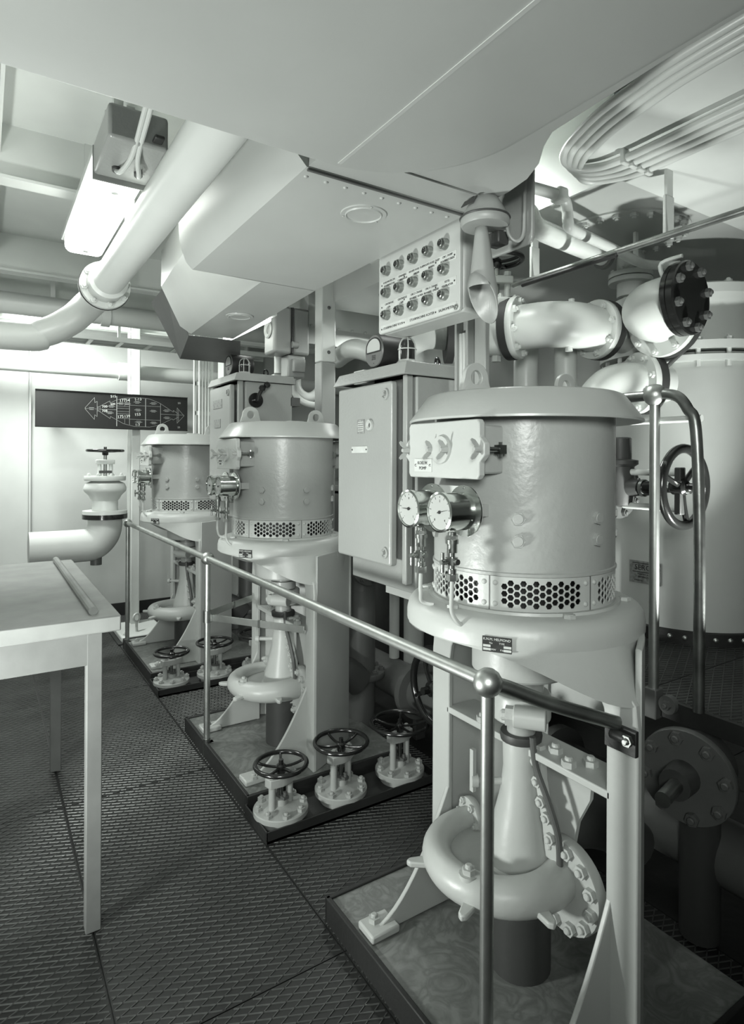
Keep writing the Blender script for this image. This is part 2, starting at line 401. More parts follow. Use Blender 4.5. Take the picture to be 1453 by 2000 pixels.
def make_pump(y, label):
    P = thing('pump_set', label, 'pump', (1.29, y, 0), group='vertical electric pump sets in a row')
    MB().lathe([(.235, 1.213), (.25, 1.213), (.2535, 1.215), (.2535, 1.222), (.25, 1.224), (.25, 1.62), (0, 1.625)], 72).build('motor_housing', 'grey_paint', P)
    MB().lathe([(0, 1.686), (.262, 1.683), (.273, 1.678), (.322, 1.612), (.322, 1.607), (.318, 1.606), (.266, 1.668), (.2, 1.67), (0, 1.672)], 72).build('lid', 'lid_paint', P)
    for s in (-1, 1):
        # lifting eye: plate with hole, in the x-z plane
        n = 28; O = []
        for i in range(n):
            a = 2 * pi * i / n; x, z = .042 * cos(a), .04 + .042 * sin(a)
            if sin(a) < -.1: z = 0; x = .055 * cos(a) / max(abs(cos(a)), .3) if abs(cos(a)) > .3 else .055 * cos(a) / .3
            O.append((x, z))
        I = [(.019 * cos(2 * pi * i / n), .042 + .019 * sin(2 * pi * i / n)) for i in range(n)]
        MB().ringplate(O, I, .014).build('lifting_eye', 'lid_paint', P, .002, mw=T(s * .18, .007, 1.682) @ FACE_NY)
    MB().box((.02, -.08, 1.69), (.08, .05, .012)).build('lid_clip', 'lid_paint', P, .003)
    for a in (222, 271, 320, 9, 58, 107, 156):
        for z in (1.358, 1.303): bolt(P, (.2495 * cos(R(a)), .2495 * sin(R(a)), z), (cos(R(a)), sin(R(a)), 0), .017, 'grey_paint', 'hex', a)
    gm = SH.setdefault('grille', grille_mesh())
    for k in range(6):
        a = R(235.5 + 60 * k)
        o = put('vent_grille', gm, P, T(0, 0, 1.171) @ MX.Rotation(a, 4, 'Z'))
        sd = o.modifiers.new('thick', 'SOLIDIFY'); sd.thickness = .003; sd.offset = -1
        for da in (-26.6, 26.6):
            for dz in (-.026, .026): bolt(P, (.2505 * cos(a + R(da)), .2505 * sin(a + R(da)), 1.171 + dz), (cos(a + R(da)), sin(a + R(da)), 0), .007, 'light_paint', 'rivet')
        aa = a + R(30)
        MB().box((.2505, 0, 1.171), (.003, .0022, .084), MX.Rotation(aa, 4, 'Z')).build('grille_seam', 'mid_paint', P)
    MB().lathe([(0, 1.12), (.205, 1.12), (.205, 1.24), (0, 1.24)], 40).build('shade_core', 'black_matt', P)  # black core stands in for the shade inside the motor, behind the holes
    # stool ring and skirt
    MB().lathe([(.24, 1.128), (.262, 1.129), (.264, 1.122), (.295, 1.12), (.312, 1.113), (.322, 1.1), (.3265, 1.08), (.3265, 1.055), (.3, 1.052), (.14, 1.052), (.14, 1.10), (.24, 1.1)], 72).build('stool_ring', 'light_paint', P)
    for a in (185, 248, 311, 14, 77, 131): bolt(P, (.275 * cos(R(a)), .275 * sin(R(a)), 1.121), (0, 0, 1), .016, 'light_paint', 'hex', a)
    n = 72; vs = []; fs = []
    for i in range(n):
        a = 2 * pi * i / n; sn = abs(sin(a)); front = cos(a) < 0
        zb = 1.05 - .125 * sn ** (4 if front else 1.5) - (0 if front else .06 * (1 - sn))
        r = .325
        for rr, z in ((r, 1.06), (r * .99, (1.06 + zb) / 2), (r * .985, zb), (.26, zb + .01), (.25, 1.06)):
            vs.append((rr * cos(a), rr * sin(a) * (1 + (.17 * sn ** (6 if front else 40) * min(1, (1.06 - z) / max(1.06 - zb, .01)) if rr > .28 else 0)), z))
    for i in range(n):
        j = (i + 1) % n
        for k in range(4): fs.append((i * 5 + k, j * 5 + k, j * 5 + k + 1, i * 5 + k + 1))
    MB().add(vs, fs).build('stool_skirt', 'light_paint', P, ang=50)
    for s in (-1, 1):
        prof = [(.300, .07), (.385, .07), (.385, .87), (.378, .93), (.35, .96), (.25, .98), (.24, .955), (.27, .935), (.29, .90), (.299, .85)]
        L = MB().prism([(s * a, z) for a, z in prof], .018, MX(((0, 0, 1, -.02), (1, 0, 0, 0), (0, 1, 0, 0), (0, 0, 0, 1))))
        leg = L.build('leg', 'light_paint', P, .004)
        shell = MB(); N = 8; O = []; I = []
        for k in range(N + 1):
            t = k / N; O.append((-.004 + .3 * t, s * (.384 - .2 * t - .02 * t * t + .012 * sin(pi * t)))); I.append((-.004 + .285 * t, s * (.366 - .2 * t - .02 * t * t + .012 * sin(pi * t))))
        shell.prism(O + I[::-1], .99, T(0, 0, .07)); shell.build('leg_web', 'light_paint', leg, .004)
        fin = [(0, 0), (-.29, 0), (-.29, .018)] + [(-.29 + .29 * t, .018 + .37 * t ** 1.75) for t in [i / 12 for i in range(1, 13)]]
        MB().prism(fin, .014, MX(((1, 0, 0, -.01), (0, 0, 1, s * .307 - .007), (0, 1, 0, .072), (0, 0, 0, 1)))).build('gusset', 'light_paint', leg, .003)
        MB().box((-.275, s * .307 + .01, .082), (.1, .085, .024)).build('foot_pad', 'light_paint', leg, .006)
        bolt(leg, (-.285, s * .307 + s * .022 * (1 if s < 0 else 1), .094), (0, 0, 1), .018, 'light_paint')
    O = [(.296 + .03 * cos(R(t)), .175 * sin(R(t))) for t in range(-90, 91, 15)]; I = [(.28 + .03 * cos(R(t)), .16 * sin(R(t))) for t in range(-90, 91, 15)]
    MB().prism(O + I[::-1], .36, T(0, 0, .70)).build('back_panel', 'light_paint', P)
    # cross shelf with bolts
    MB().box((.04, 0, .69), (.12, .62, .02)).build('shelf', 'light_paint', P, .003)
    for x, yy in ((.0, -.17), (.05, -.2), (.03, -.1), (0, .16), (.06, .2)): bolt(P, (x, yy, .7), (0, 0, 1), .02, 'light_paint')
    # bearing, coupling clamp, gland, casing
    MB().lathe([(0, 1.06), (.14, 1.06), (.14, .915), (.132, .908), (0, .908)], 40).build('bearing_housing', 'light_paint', P)
    MB().lathe([(0, .92), (.045, .92), (.045, .885), (.062, .885), (.064, .85), (.04, .845), (.04, .70), (0, .70)], 28).build('shaft_collar', 'grey_paint', P)
    cb = MB().lathe([(0, .845), (.08, .845), (.083, .838), (.083, .775), (.078, .77), (0, .77)], 36)
    ax = V((.62, -.78, 0)); pp = V((-.78, -.62, 0))
    q = pp * .088; cb.cyl(q - ax * .012 + V((0, 0, .805)), q + ax * .075 + V((0, 0, .805)), .03, n=24)
    cb.build('coupling_clamp', 'light_paint', P, .003)
    bolt(P, q - ax * .012 + V((0, 0, .805)), -ax, .027, 'light_paint'); bolt(P, -q * 1.1 + V((-.06, .075, .8)) * 1.0 + V((0, 0, .01)), (-.78, -.3, 0), .02, 'light_paint')
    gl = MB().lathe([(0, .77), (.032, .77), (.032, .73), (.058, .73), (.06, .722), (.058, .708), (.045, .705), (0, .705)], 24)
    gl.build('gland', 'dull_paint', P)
    MB().lathe([(0, .712), (.05, .712), (.052, .70), (.05, .63), (.058, .56), (.078, .48), (.094, .41), (.1, .375), (.108, .37), (.11, .34), (.1, .33), (0, .33)], 40).build('casing_cone', 'light_paint', P)
    # volute: tube growing round the casing
    pts = []; rad = []; cx, cy = -.045, .036
    for i in range(41):
        a = R(75 + 262 * i / 40); rr = .185 - .012 * i / 40
        pts.append((cx + rr * cos(a), cy + rr * sin(a), .375)); rad.append(.036 + .02 * i / 40)
    vo = MB().tube(pts, .04, 18, rad).build('volute', 'light_paint', P)
    MB().lathe([(0, .37), (.185, .37), (.185, .355), (0, .355)], 40, T(cx, cy, 0)).build('casing_disc', 'grey_paint', vo)
    p0 = V(pts[0]); d0 = (V(pts[0]) - V(pts[1])).normalized()
    flange(vo, p0 - d0 * .01, d0, .062, .022, 0, .01, 'light_paint', name='casing_flange')
    for k in range(6): bolt(vo, p0 - d0 * .01 + zto(d0) @ V((.051 * cos(k * pi / 3), .051 * sin(k * pi / 3), 0)), -d0, .012, 'light_paint')
    a = R(200); bolt(vo, (cx + .185 * cos(a), cy + .185 * sin(a), .418), (0, 0, 1), .018, 'light_paint'); MB().cyl((cx + .185 * cos(a), cy + .185 * sin(a), .4), (cx + .185 * cos(a), cy + .185 * sin(a), .419), .026, n=20).build('drain_boss', 'light_paint', vo)
    for ang_, sc in ((150, 1.), (205, 1.), (255, 1.)):
        a = R(ang_); lug = MB().prism([(0, -.02), (.05, -.012), (.06, 0), (.05, .012), (0, .02)], .016, T(cx + .21 * cos(a), cy + .21 * sin(a), .35) @ MX.Rotation(a, 4, 'Z')); lug.build('casting_lug', 'light_paint', vo, .004)
    # split flange on the right of the casing
    fd = MB().lathe([(0, 0), (.118, 0), (.12, .004), (.12, .03), (.118, .034), (0, .034)], 40, at((.05, -.135, .36), (-1, 0, 0)))
    SF = fd.build('split_flange', 'light_paint', P)
    for k in range(12):
        aa = 2 * pi * k / 12 + .2
        bolt(SF, (.016, -.135 + .1 * cos(aa), .36 + .1 * sin(aa)), (-1, 0, 0), .0175, 'light_paint')
    st = MB().prism([(-.045, .71), (-.072, .71), (-.078, .62), (-.095, .54), (-.125, .5), (-.135, .42), (-.09, .42), (-.08, .5), (-.055, .6)], .024, MX(((0, 0, 1, 0), (1, 0, 0, 0), (0, 1, 0, 0), (0, 0, 0, 1))))
    SP = st.build('casing_joint', 'light_paint', P, .002)
    for yy, z in ((-.06, .67), (-.066, .615), (-.08, .565), (-.1, .53), (-.112, .48)): bolt(SP, (0, yy, z), (-1, 0, 0), .016, 'light_paint')
    MB().prism([(-.03, .69), (-.2, .69), (-.19, .6), (-.15, .52), (-.13, .42), (-.03, .42)], .014, MX(((0, 0, 1, .06), (1, 0, 0, 0), (0, 1, 0, 0), (0, 0, 0, 1)))).build('support_web', 'light_paint', P)
    MB().tube(smooth([(-.02, -.062, .74), (-.015, -.07, .66), (-.01, -.11, .58), (-.005, -.14, .5), (.0, -.142, .42)], 6), .009, 10).build('drain_pipe', 'mid_paint', P)
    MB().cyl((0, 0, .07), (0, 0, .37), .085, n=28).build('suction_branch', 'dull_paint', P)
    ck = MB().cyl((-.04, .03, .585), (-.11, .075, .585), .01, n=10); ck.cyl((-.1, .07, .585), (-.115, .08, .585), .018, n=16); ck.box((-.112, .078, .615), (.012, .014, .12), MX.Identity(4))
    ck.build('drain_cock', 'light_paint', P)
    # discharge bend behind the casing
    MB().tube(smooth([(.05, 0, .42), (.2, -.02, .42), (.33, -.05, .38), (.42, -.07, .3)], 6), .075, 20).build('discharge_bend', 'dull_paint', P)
    # bed plate
    BP = MB().box((.055, .05, .035), (.79, .93, .07)).build('bed_plate', 'plinth_paint', P, .003)
    for x0, y0, x1, y1 in ((-.343, -.415, -.343, .515), (-.343, -.418, .45, -.418), (-.343, .517, .45, .517)):
        MB().box(((x0 + x1) / 2, (y0 + y1) / 2, .036), (abs(x1 - x0) + .016, abs(y1 - y0) + .016, .084)).build('bed_edge', 'dark_rim', BP, .003)
    # nameplate on ring front
    a = R(214); M = T(.327 * cos(a), .327 * sin(a), 1.066) @ MX.Rotation(a - pi, 4, 'Z') @ FACE_NX
    NP = MB().box((0, 0, .001), (.07, .036, .003)).build('nameplate', 'plate_dark', P, mw=M); NP['label'] = 'dark lettered maker plate'
    text('K.N.M. HELMOND', .0082, NP, T(0, .012, .003), 'chalk'); text('No         TYPE', .006, NP, T(0, .003, .003), 'chalk'); text('OMW      P.K.', .006, NP, T(0, -.012, .003), 'chalk')
    for x, yy in ((-.024, -.004), (-.024, -.012), (.025, -.004), (.025, -.012)): MB().box((x, yy, .0028), (.018, .0055, .001)).build('plate_field', 'plate_light', NP)
    # connection boxes and gauges
    terminal_box(P, pi, True); terminal_box(P, R(20), False)
    gb = [(.04 + .06 * cos(R(t)), .06 * sin(R(t))) for t in range(90, -91, -15)]
    lob = [(.087 + .06 * cos(R(t)), .062 * sin(R(t))) for t in range(-80, 81, 16)] + [(-.04 + .06 * cos(R(t)), .062 * sin(R(t))) for t in range(100, 261, 16)]
    BR = MB().prism(lob, .005, T(-.284, 0, 1.376) @ FACE_NX).build('gauge_bracket', 'light_paint', P)
    for yy in (-.09, .04): MB().box((-.255, yy, 1.376), (.06, .03, .03)).build('bracket_arm', 'grey_paint', BR)
    gauge(P, -.087, 1); gauge(P, .04, 0)
    return P
PUMPY = (1.24, 2.89, 4.66)
pump1 = make_pump(PUMPY[0], 'large grey pump with motor on a legged stool, nearest in the foreground')
for yy, lb in ((PUMPY[1], 'grey vertical pump in the middle of the row, between the two cabinets'), (PUMPY[2], 'farthest grey vertical pump, partly hidden behind the smaller cabinet')):
    c = copy_tree(pump1); c.location = (1.29, yy, 0); c['label'] = lb

# ------------------------------------------------------------------ drip trays and their valves
def make_tray(y, label):
    t = thing('drip_tray', label, 'tray', (1.355, y, 0), group='valve trays in front of the pumps')
    b = MB().box((0, 0, .006), (.85, .24, .012)); b.build('tray_floor', 'dull_paint', t)
    for c, s in (((0, -.117, .024), (.85, .006, .048)), ((0, .117, .024), (.85, .006, .048)), ((-.422, 0, .024), (.006, .24, .048)), ((.422, 0, .024), (.006, .24, .048))):
        MB().box(c, s).build('tray_rim', 'dark_rim', t, .0015)
    return t
def make_valve(x, y, Rw, Rf, hz, label, a0=.3, rz=0.):
    t = thing('stop_valve', label, 'valve', (x, y, .013), rz, group='low handwheel valves standing in the trays')
    MB().lathe([(0, 0), (Rf * .8, 0), (Rf * .8, .03), (Rf, .032), (Rf, .05), (Rf * .97, .054), (Rf * .5, .057), (Rf * .3, .064), (.028, .066), (.028, .09), (0, .09)], 40).build('bonnet', 'grey_paint', t)
    for k in range(8):
        a = 2 * pi * k / 8 + .35; bolt(t, (Rf * .84 * cos(a), Rf * .84 * sin(a), .054), (0, 0, 1), .017, 'grey_paint')
    h = hz - .075
    for s in (-1, 1):
        MB().cyl((s * .045, 0, .055), (s * .045, 0, h), .015, n=14).build('pillar', 'grey_paint', t)
        bolt(t, (s * .045, 0, h + .034), (0, 0, 1), .018, 'grey_paint')
    br = [(-.068, -.02), (-.02, -.038), (.02, -.038), (.068, -.02), (.068, .02), (.02, .038), (-.02, .038), (-.068, .02)]
    MB().prism(br, .036, T(0, 0, h - .002)).build('bridge', 'grey_paint', t, .003)
    MB().cyl((0, 0, .06), (0, 0, hz + .004), .0095, n=14).build('stem', 'steel_dark', t)
    gp = MB().prism([(-.036, -.012), (.036, -.012), (.036, .012), (-.036, .012)], .012, T(0, 0, .092) @ MX.Rotation(R(90), 4, 'Z')); gp.cyl((0, .027, .1), (0, .027, .122), .007, n=8); gp.cyl((0, -.027, .1), (0, -.027, .122), .007, n=8)
    gp.build('gland_follower', 'mid_paint', t)
    handwheel(t, (0, 0, hz), (0, 0, 1), Rw, .0095, 5, a0=a0, dish=.12, hub=.02)
    return t
make_tray(2.35, 'black-edged drip tray with valves before the middle pump')
make_tray(4.1, 'dark drip tray with valves before the farthest pump')
for k, (yv, w_) in enumerate(((2.345, 'middle'), (4.095, 'farthest'))):
    make_valve(1.04, yv, .115, .113, .228, 'small black handwheel valve at the aisle end of the %s pump tray' % w_, .3, .25)
    make_valve(1.325, yv, .125, .115, .248, 'black handwheel valve in the centre of the %s pump tray' % w_, .7, .3)
    make_valve(1.64, yv, .142, .115, .26, 'wide black handwheel valve at the inner end of the %s pump tray' % w_, .1, .2)

# ------------------------------------------------------------------ aisle railing
rl = thing('railing', 'polished steel tube railing with ball posts along the aisle', 'railing', (.955, 1.02, 0))
RY = (0, 2.05, 4.08)
for i, y in enumerate(RY):
    zb = -.02 if i == 0 else 0
    p = MB().cyl((0, y, .0), (0, y, 1.0), .0155, n=20).build('post', 'steel', rl)
    MB().cyl((0, y, .0), (0, y, .09), .0185, n=20).build('post_socket', 'steel_dark', p)
    MB().box((.02, y, .045), (.03, .035, .05)).build('post_clamp', 'dark_rim', p, .003); bolt(p, (.0, y - .02, .05), (0, -1, 0), .012, 'steel_dark')
    MB().lathe([(0, -.033), (.014, -.03), (.025, -.022), (.032, -.01), (.033, 0), (.032, .01), (.025, .022), (.014, .03), (0, .033)], 28, T(0, y, 1.0)).build('ball', 'steel', rl)
MB().cyl((0, 0, 1.0), (0, 4.08, 1.0), .0165, n=20).build('handrail', 'steel', rl)
MB().tube(smooth([(0, 0, 1.0), (.045, -.018, .985), (.14, -.06, .942), (.295, -.125, .885)], 6), .0165, 18).build('handrail_end', 'steel_dark', rl)
b = MB().box((.302, -.13, .85), (.012, .085, .06)); b.cyl((.285, -.115, .862), (.285, -.155, .862), .012, n=12); b.build('end_bracket', 'dark_rim', rl, .002)
bolt(rl, (.287, -.16, .86), (-1, 0, 0), .014, 'steel_dark')
def strap(p0, p1, nm='brace_bar'):
    p0, p1 = V(p0), V(p1); d = p1 - p0; l = d.length
    M = T(*p0) @ d.to_track_quat('X', 'Z').to_matrix().to_4x4()
    MB().box((l / 2, 0, 0), (l, .005, .034), M).build(nm, 'steel', rl, .001)
    MB().box((l * .55, -.003, 0), (.012, .007, .036), M).build('brace_joint', 'steel_dark', rl)
strap((.012, 2.05, .70), (.293, 1.54, .715)); strap((.012, 2.05, .72), (.293, 2.2, .735))
MB().lathe([(.0165, -.03), (.022, -.03), (.022, .03), (.0165, .03)], 16, T(0, 2.05, .708)).build('brace_collar', 'steel_dark', rl)

# ------------------------------------------------------------------ starter cabinets
def make_cabinet(x, y, z0, z1, label, door):
    """front on -x, y range [y, y+.43], depth .33"""
    t = thing('starter_cabinet', label, 'cabinet', (x, y, 0), group='steel starter cabinets between the pumps')
    W, Dp = .43, .33; H = z1 - z0
    MB().box((Dp / 2 + .02, W / 2, z0 + H / 2), (Dp - .04, W, H)).build('body', 'cab_paint', t, .006)
    rf = [(-.035, -.03), (Dp + .01, -.03), (Dp + .01, W + .03), (-.035, W + .03)]
    b = MB(); vs = [(px, py, z1 - .0) for px, py in rf] + [(px + (.02 if px < 0 else -.01), py + (.015 if py < 0 else -.015), z1 + .045) for px, py in rf] + [((-.01 if px < 0 else Dp), (0 if py < 0 else W), z1 + .002) for px, py in rf]
    b.add(vs, [(0, 1, 5, 4), (1, 2, 6, 5), (2, 3, 7, 6), (3, 0, 4, 7), (4, 5, 6, 7), (0, 3, 11, 8), (1, 0, 8, 9), (2, 1, 9, 10), (3, 2, 10, 11)])
    b.build('roof', 'cab_paint', t, .002)
    dr = MB().prism(rrect(W - .06, H - .11, .012), .03).build('door', 'cab_paint', t, .007, mw=T(.0, W / 2 + .025, z0 + H / 2 + .04) @ FACE_NX)
    dw, dh = W - .06, H - .11
    MB().box((.018, .022, z0 + H / 2 + .02), (.03, .025, H - .03)).build('door_post', 'cab_paint', t, .005)
    for s in (-1, 1):
        lk = MB().lathe([(0, 0), (.02, 0), (.019, .006), (.014, .008), (.012, .004), (0, .004)], 20); lk.cyl((0, 0, .003), (0, 0, .014), .007, n=6)
        lk.build('lock', 'cab_paint', dr, mw=T(dw / 2 - .03, s * (dh / 2 - .045), .03))
    if door:
        n1 = MB().box((-.01, dh / 2 - .15, .0315), (.05, .05, .003)).build('rating_plate', 'plate_mid', dr); n1['label'] = 'small dark rating plate'
        for k in range(5): MB().box((-.01, dh / 2 - .134 - .008 * k, .0334), (.038, .003, .0006)).build('plate_line', 'plate_light', dr)
        MB().lathe([(.007, 0), (.02, 0), (.021, .004), (.019, .01), (.012, .01), (.008, .005), (.007, .004)], 24).build('lamp_ring', 'light_paint', dr, mw=T(.055, dh / 2 - .148, .03))
        MB().cyl((.055, dh / 2 - .148, .03), (.055, dh / 2 - .148, .035), .009, n=14).build('lamp_lens', 'mid_paint', dr)
        MB().box((-.02, dh / 2 - .235, .0315), (.11, .024, .003)).build('name_strip', 'plate_light', dr)
        for s in (-1, 1): bolt(dr, (-.02 + s * .05, dh / 2 - .235, .033), (0, 0, 1), .0035, 'ink', 'rivet')
    else:
        for zz, ww in ((dh / 2 - .1, .16), (dh / 2 - .215, .11)): MB().box((-.03, zz, .0315), (ww, .05, .003)).build('label_plate', 'plate_mid', dr)
    for k in range(3): MB().tube(smooth([(.2, .05 + .035 * k, z0 + .01), (.2, .04 + .035 * k, z0 - .06), (.24, -.01 + .035 * k, z0 - .11), (.34, -.05 + .03 * k, z0 - .13)], 5), .012, 10).build('cable', 'mid_paint', t)
    sup = MB().box((Dp + .03, W / 2, z1 / 2), (.04, .06, z1)); sup.box((Dp + .02, W / 2, z0 + .1), (.06, W, .05)); sup.box((Dp + .02, W / 2, z1 - .1), (.06, W, .05))
    sup.build('stand', 'mid_paint', t)
    MB().box((Dp / 2 + .12, W / 2, z0 - .07), (.12, .5, .05)).build('bearer', 'light_paint', t)
    rg = MB().torus(.02, .005, at((.2, .09, z1 + .068), (.5, -.85, 0)), 24, 8); rg.cyl((.2, .09, z1 + .04), (.2, .09, z1 + .05), .009, n=10); rg.build('lifting_ring', 'black_gloss', t)
    return t
cab1 = make_cabinet(1.2, 1.68, 1.04, 1.79, 'tall light grey steel cabinet beside the foreground pump, with a lettered plate', True)
MB().box((.012, .30, 1.815), (.05, .075, .05)).build('roof_tag', 'light_paint', cab1, .003)
for k in range(4): MB().box((-.0145, .28 + .014 * k, 1.815), (.002, .003, .03)).build('tag_mark', 'ink', cab1)
cab2 = make_cabinet(1.2, 3.31, 1.16, 1.945, 'grey steel cabinet with rotary switch behind the middle pump', False)
sw = MB().cyl((.1, -.0, 1.84), (.1, -.012, 1.84), .042, n=28); sw.cyl((.1, -.01, 1.84), (.1, -.04, 1.84), .016, n=16); sw.tube([(.1, -.035, 1.835), (.105, -.045, 1.87), (.115, -.055, 1.895)], .011, 10)
for p in ((.118, -.058, 1.905), (.145, -.062, 1.925)): sw.lathe([(0, -.02), (.014, -.014), (.02, 0), (.014, .014), (0, .02)], 16, T(*p))
sw.build('switch_handle', 'black_gloss', cab2)

def meter(x, y, z, label, k):
    t = thing('round_meter', label, 'meter', (x, y, z), 0, 'round meters on the cabinet roofs')
    r = .062
    MB().lathe([(0, -.13), (r * .9, -.13), (r, -.12), (r, 0), (r * .98, .004), (0, .004)], 40, T(0, 0, r + .006) @ FACE_NX).build('case', 'black_matt', t)
    MB().box((.06, 0, .004), (.09, .06, .008)).build('foot', 'black_matt', t)
    f = MB().lathe([(0, .004), (r * .97, .004), (r * .93, .008), (0, .008)], 40, T(0, 0, r + .006) @ FACE_NX).build('face', 'mid_paint', t)
    pts = [(.048 * cos(R(a)), .012 + .036 * sin(R(a))) for a in range(0, 181, 12)] + [(-.046, -.004), (.046, -.004)]
    MB().prism(pts, .0015, T(0, 0, r + .006) @ FACE_NX @ T(0, 0, .008)).build('scale', 'dial', f)
    wb = MB().tube([(p[0], p[1], .0095) for p in pts + [pts[0]]], .0025, 6).build('window_rim', 'black_matt', f, mw=T(0, 0, r + .006) @ FACE_NX)
    d = MB()
    for i in range(3):
        for j in range(3): d.box((-.009 + .009 * i, -.03 + .0065 * j, .0085), (.005, .004, .001))
    d.box((0, -.045, .0085), (.003, .003, .001)); d.build('digits', 'ink', f, mw=T(0, 0, r + .006) @ FACE_NX)
    return t
meter(1.215, 1.905, 1.836, 'black round dial meter on the nearer cabinet roof', 0)
meter(1.215, 3.5, 1.991, 'black round dial meter on the farther cabinet roof', 1)
def caged_lamp(x, y, z, label):
    t = thing('caged_lamp', label, 'lamp', (x, y, z), 0, 'dark signal lamps with wire guards'); t.scale = (.84, .84, .82)
    MB().lathe([(0, 0), (.046, 0), (.046, .008), (.038, .016), (.038, .02), (0, .02)], 28).build('base', 'light_paint', t)
    MB().lathe([(0, .02), (.032, .02), (.032, .07), (.029, .09), (.02, .104), (0, .11)], 28).build('glass', 'lamp_dark', t)
    for k in range(3):
        a = pi * k / 3
        pts = [(.037 * cos(a), .037 * sin(a), .012), (.037 * cos(a), .037 * sin(a), .075), (.03 * cos(a), .03 * sin(a), .1), (.015 * cos(a), .015 * sin(a), .114), (0, 0, .117)]
        pts = pts + [(-p[0], -p[1], p[2]) for p in pts[-2::-1]]
        MB().tube(smooth(pts, 3), .0026, 6).build('guard_wire', 'light_paint', t)
    MB().torus(.0375, .0026, T(0, 0, .066), 28, 6).build('guard_ring', 'light_paint', t)
caged_lamp(1.245, 1.745, 1.836, 'dark domed signal lamp in a wire guard on the nearer cabinet')
caged_lamp(1.265, 3.39, 1.991, 'dark domed signal lamp in a wire guard on the farther cabinet')

# ------------------------------------------------------------------ overhead air duct
ZD = 2.19
du = thing('air_duct', 'large grey sheet steel ventilation duct hanging overhead', 'duct', (.9, 1.8, ZD))
O = V((.9, 1.8, ZD))
def dp(x, y, z): return (x - O.x, y - O.y, z - O.z)
def loft(secs, caps=True):
    b = MB(); n = len(secs[0]); vs = [p for s in secs for p in s]; fs = []
    for i in range(len(secs) - 1):
        for k in range(n):
            l = (k + 1) % n; fs.append((i * n + k, i * n + l, (i + 1) * n + l, (i + 1) * n + k))
    if caps: fs += [tuple(range(n)), tuple(range((len(secs) - 1) * n, len(secs) * n))]
    return b.add(vs, fs)
def sec(x0, x1, z0, z1, y, rl_, rr=.004, n=7):
    """cross section of the duct: curved left side meeting the flat bottom at a crisp edge"""
    pts = [(x0, z1), (x0, z0 + .15), (x0 + .003, z0 + .1), (x0 + .012, z0 + .06), (x0 + .028, z0 + .022), (x0 + .05, z0), (x1, z0), (x1, z1)]
    return [dp(x, y, z) for x, z in pts]
ZT = 2.62
loft([sec(.585, 1.13, ZD, ZT, 1.30, .10), sec(.585, 1.13, ZD, ZT, 2.235, .10)]).build('duct_body', 'duct_paint', du, ang=38)
b = MB()
A = [(.60, ZT), (.60, ZD + .12), (.66, ZD + .02), (.71, ZD), (1.13, ZD), (1.13, ZT)]
Bs = [(.72, ZT), (.72, ZD + .26), (.84, ZD + .06), (.90, ZD), (1.13, ZD), (1.13, ZT)]
Cs = [(.80, ZT), (.80, ZD + .24), (.90, ZD + .04), (.96, ZD + .004), (1.2, ZD + .004), (1.2, ZT)]
loft([[dp(x, y, z) for x, z in q] for q, y in ((A, 2.232), (Bs, 2.24), (Cs, 3.4))]).build('duct_end', 'duct_paint', du, ang=25)
# deflector plate at the mouth
vs = [dp(.83, 3.42, ZD + .26), dp(.955, 3.42, ZD + .0), dp(1.25, 3.42, ZD), dp(.80, 3.62, ZD + .20), dp(.96, 3.62, ZD - .10), dp(1.32, 3.62, ZD - .10)]
df = MB().add(vs, [(0, 1, 4, 3), (1, 2, 5, 4)]).build('deflector', 'mid_paint', du, ang=0); m_ = df.modifiers.new('thick', 'SOLIDIFY'); m_.thickness = .004
# transition piece and round-cornered plenum nearer the camera
edge = [(.64, 1.30), (1.13, 1.30), (1.13, 1.14), (1.115, 1.06), (1.08, .99), (1.03, .93), (1.0, .88), (.98, .6), (.98, -1.4), (-.3, -1.4), (-.3, 1.235), (.64, 1.235)]
b = MB(); n = len(edge); lo = [dp(x, y, ZD + .003) for x, y in edge]; hi = [dp(x, y, ZT) for x, y in edge]
b.add(lo + hi, [tuple(range(n)), tuple(range(n, 2 * n))] + [(i, (i + 1) % n, n + (i + 1) % n, n + i) for i in range(n)]).build('transition', 'duct_paint', du, ang=30)
pl = [(-.28, -1.38), (-.28, 1.225), (.64, 1.225)] + [(.64 + .30 * sin(R(a)), .925 + .30 * cos(R(a))) for a in range(6, 91, 6)] + [(.94, -1.38)]
b = MB(); n = len(pl); vs = [dp(x, y, ZD + .01) for x, y in pl] + [dp(x, y, ZD - .018) for x, y in pl] + [dp(.33 + (x - .33) * .97, y - .012, ZD - .024) for x, y in pl]
b.add(vs, [tuple(range(2 * n, 3 * n))] + [(q * n + i, q * n + (i + 1) % n, (q + 1) * n + (i + 1) % n, (q + 1) * n + i) for q in (0, 1) for i in range(n)]).build('plenum', 'duct_paint', du, ang=30)
MB().box(dp(.667, .2, ZD - .0245), (.008, 2.0, .002)).build('plenum_seam', 'duct_paint', du)
MB().box(dp(.885, 1.305, ZD - .002), (.49, .008, .007)).build('duct_seam', 'mid_paint', du)
MB().box(dp(.93, 1.195, ZD + .0005), (.4, .004, .005)).build('duct_seam', 'duct_paint', du)
for i in range(9): bolt(du, dp(.655 + .055 * i, 1.345, ZD), (0, 0, -1), .0062, 'duct_paint', 'rivet')
bolt(du, dp(.61, 1.36, ZD + .05), (-1, 0, -.6), .0062, 'duct_paint', 'rivet')
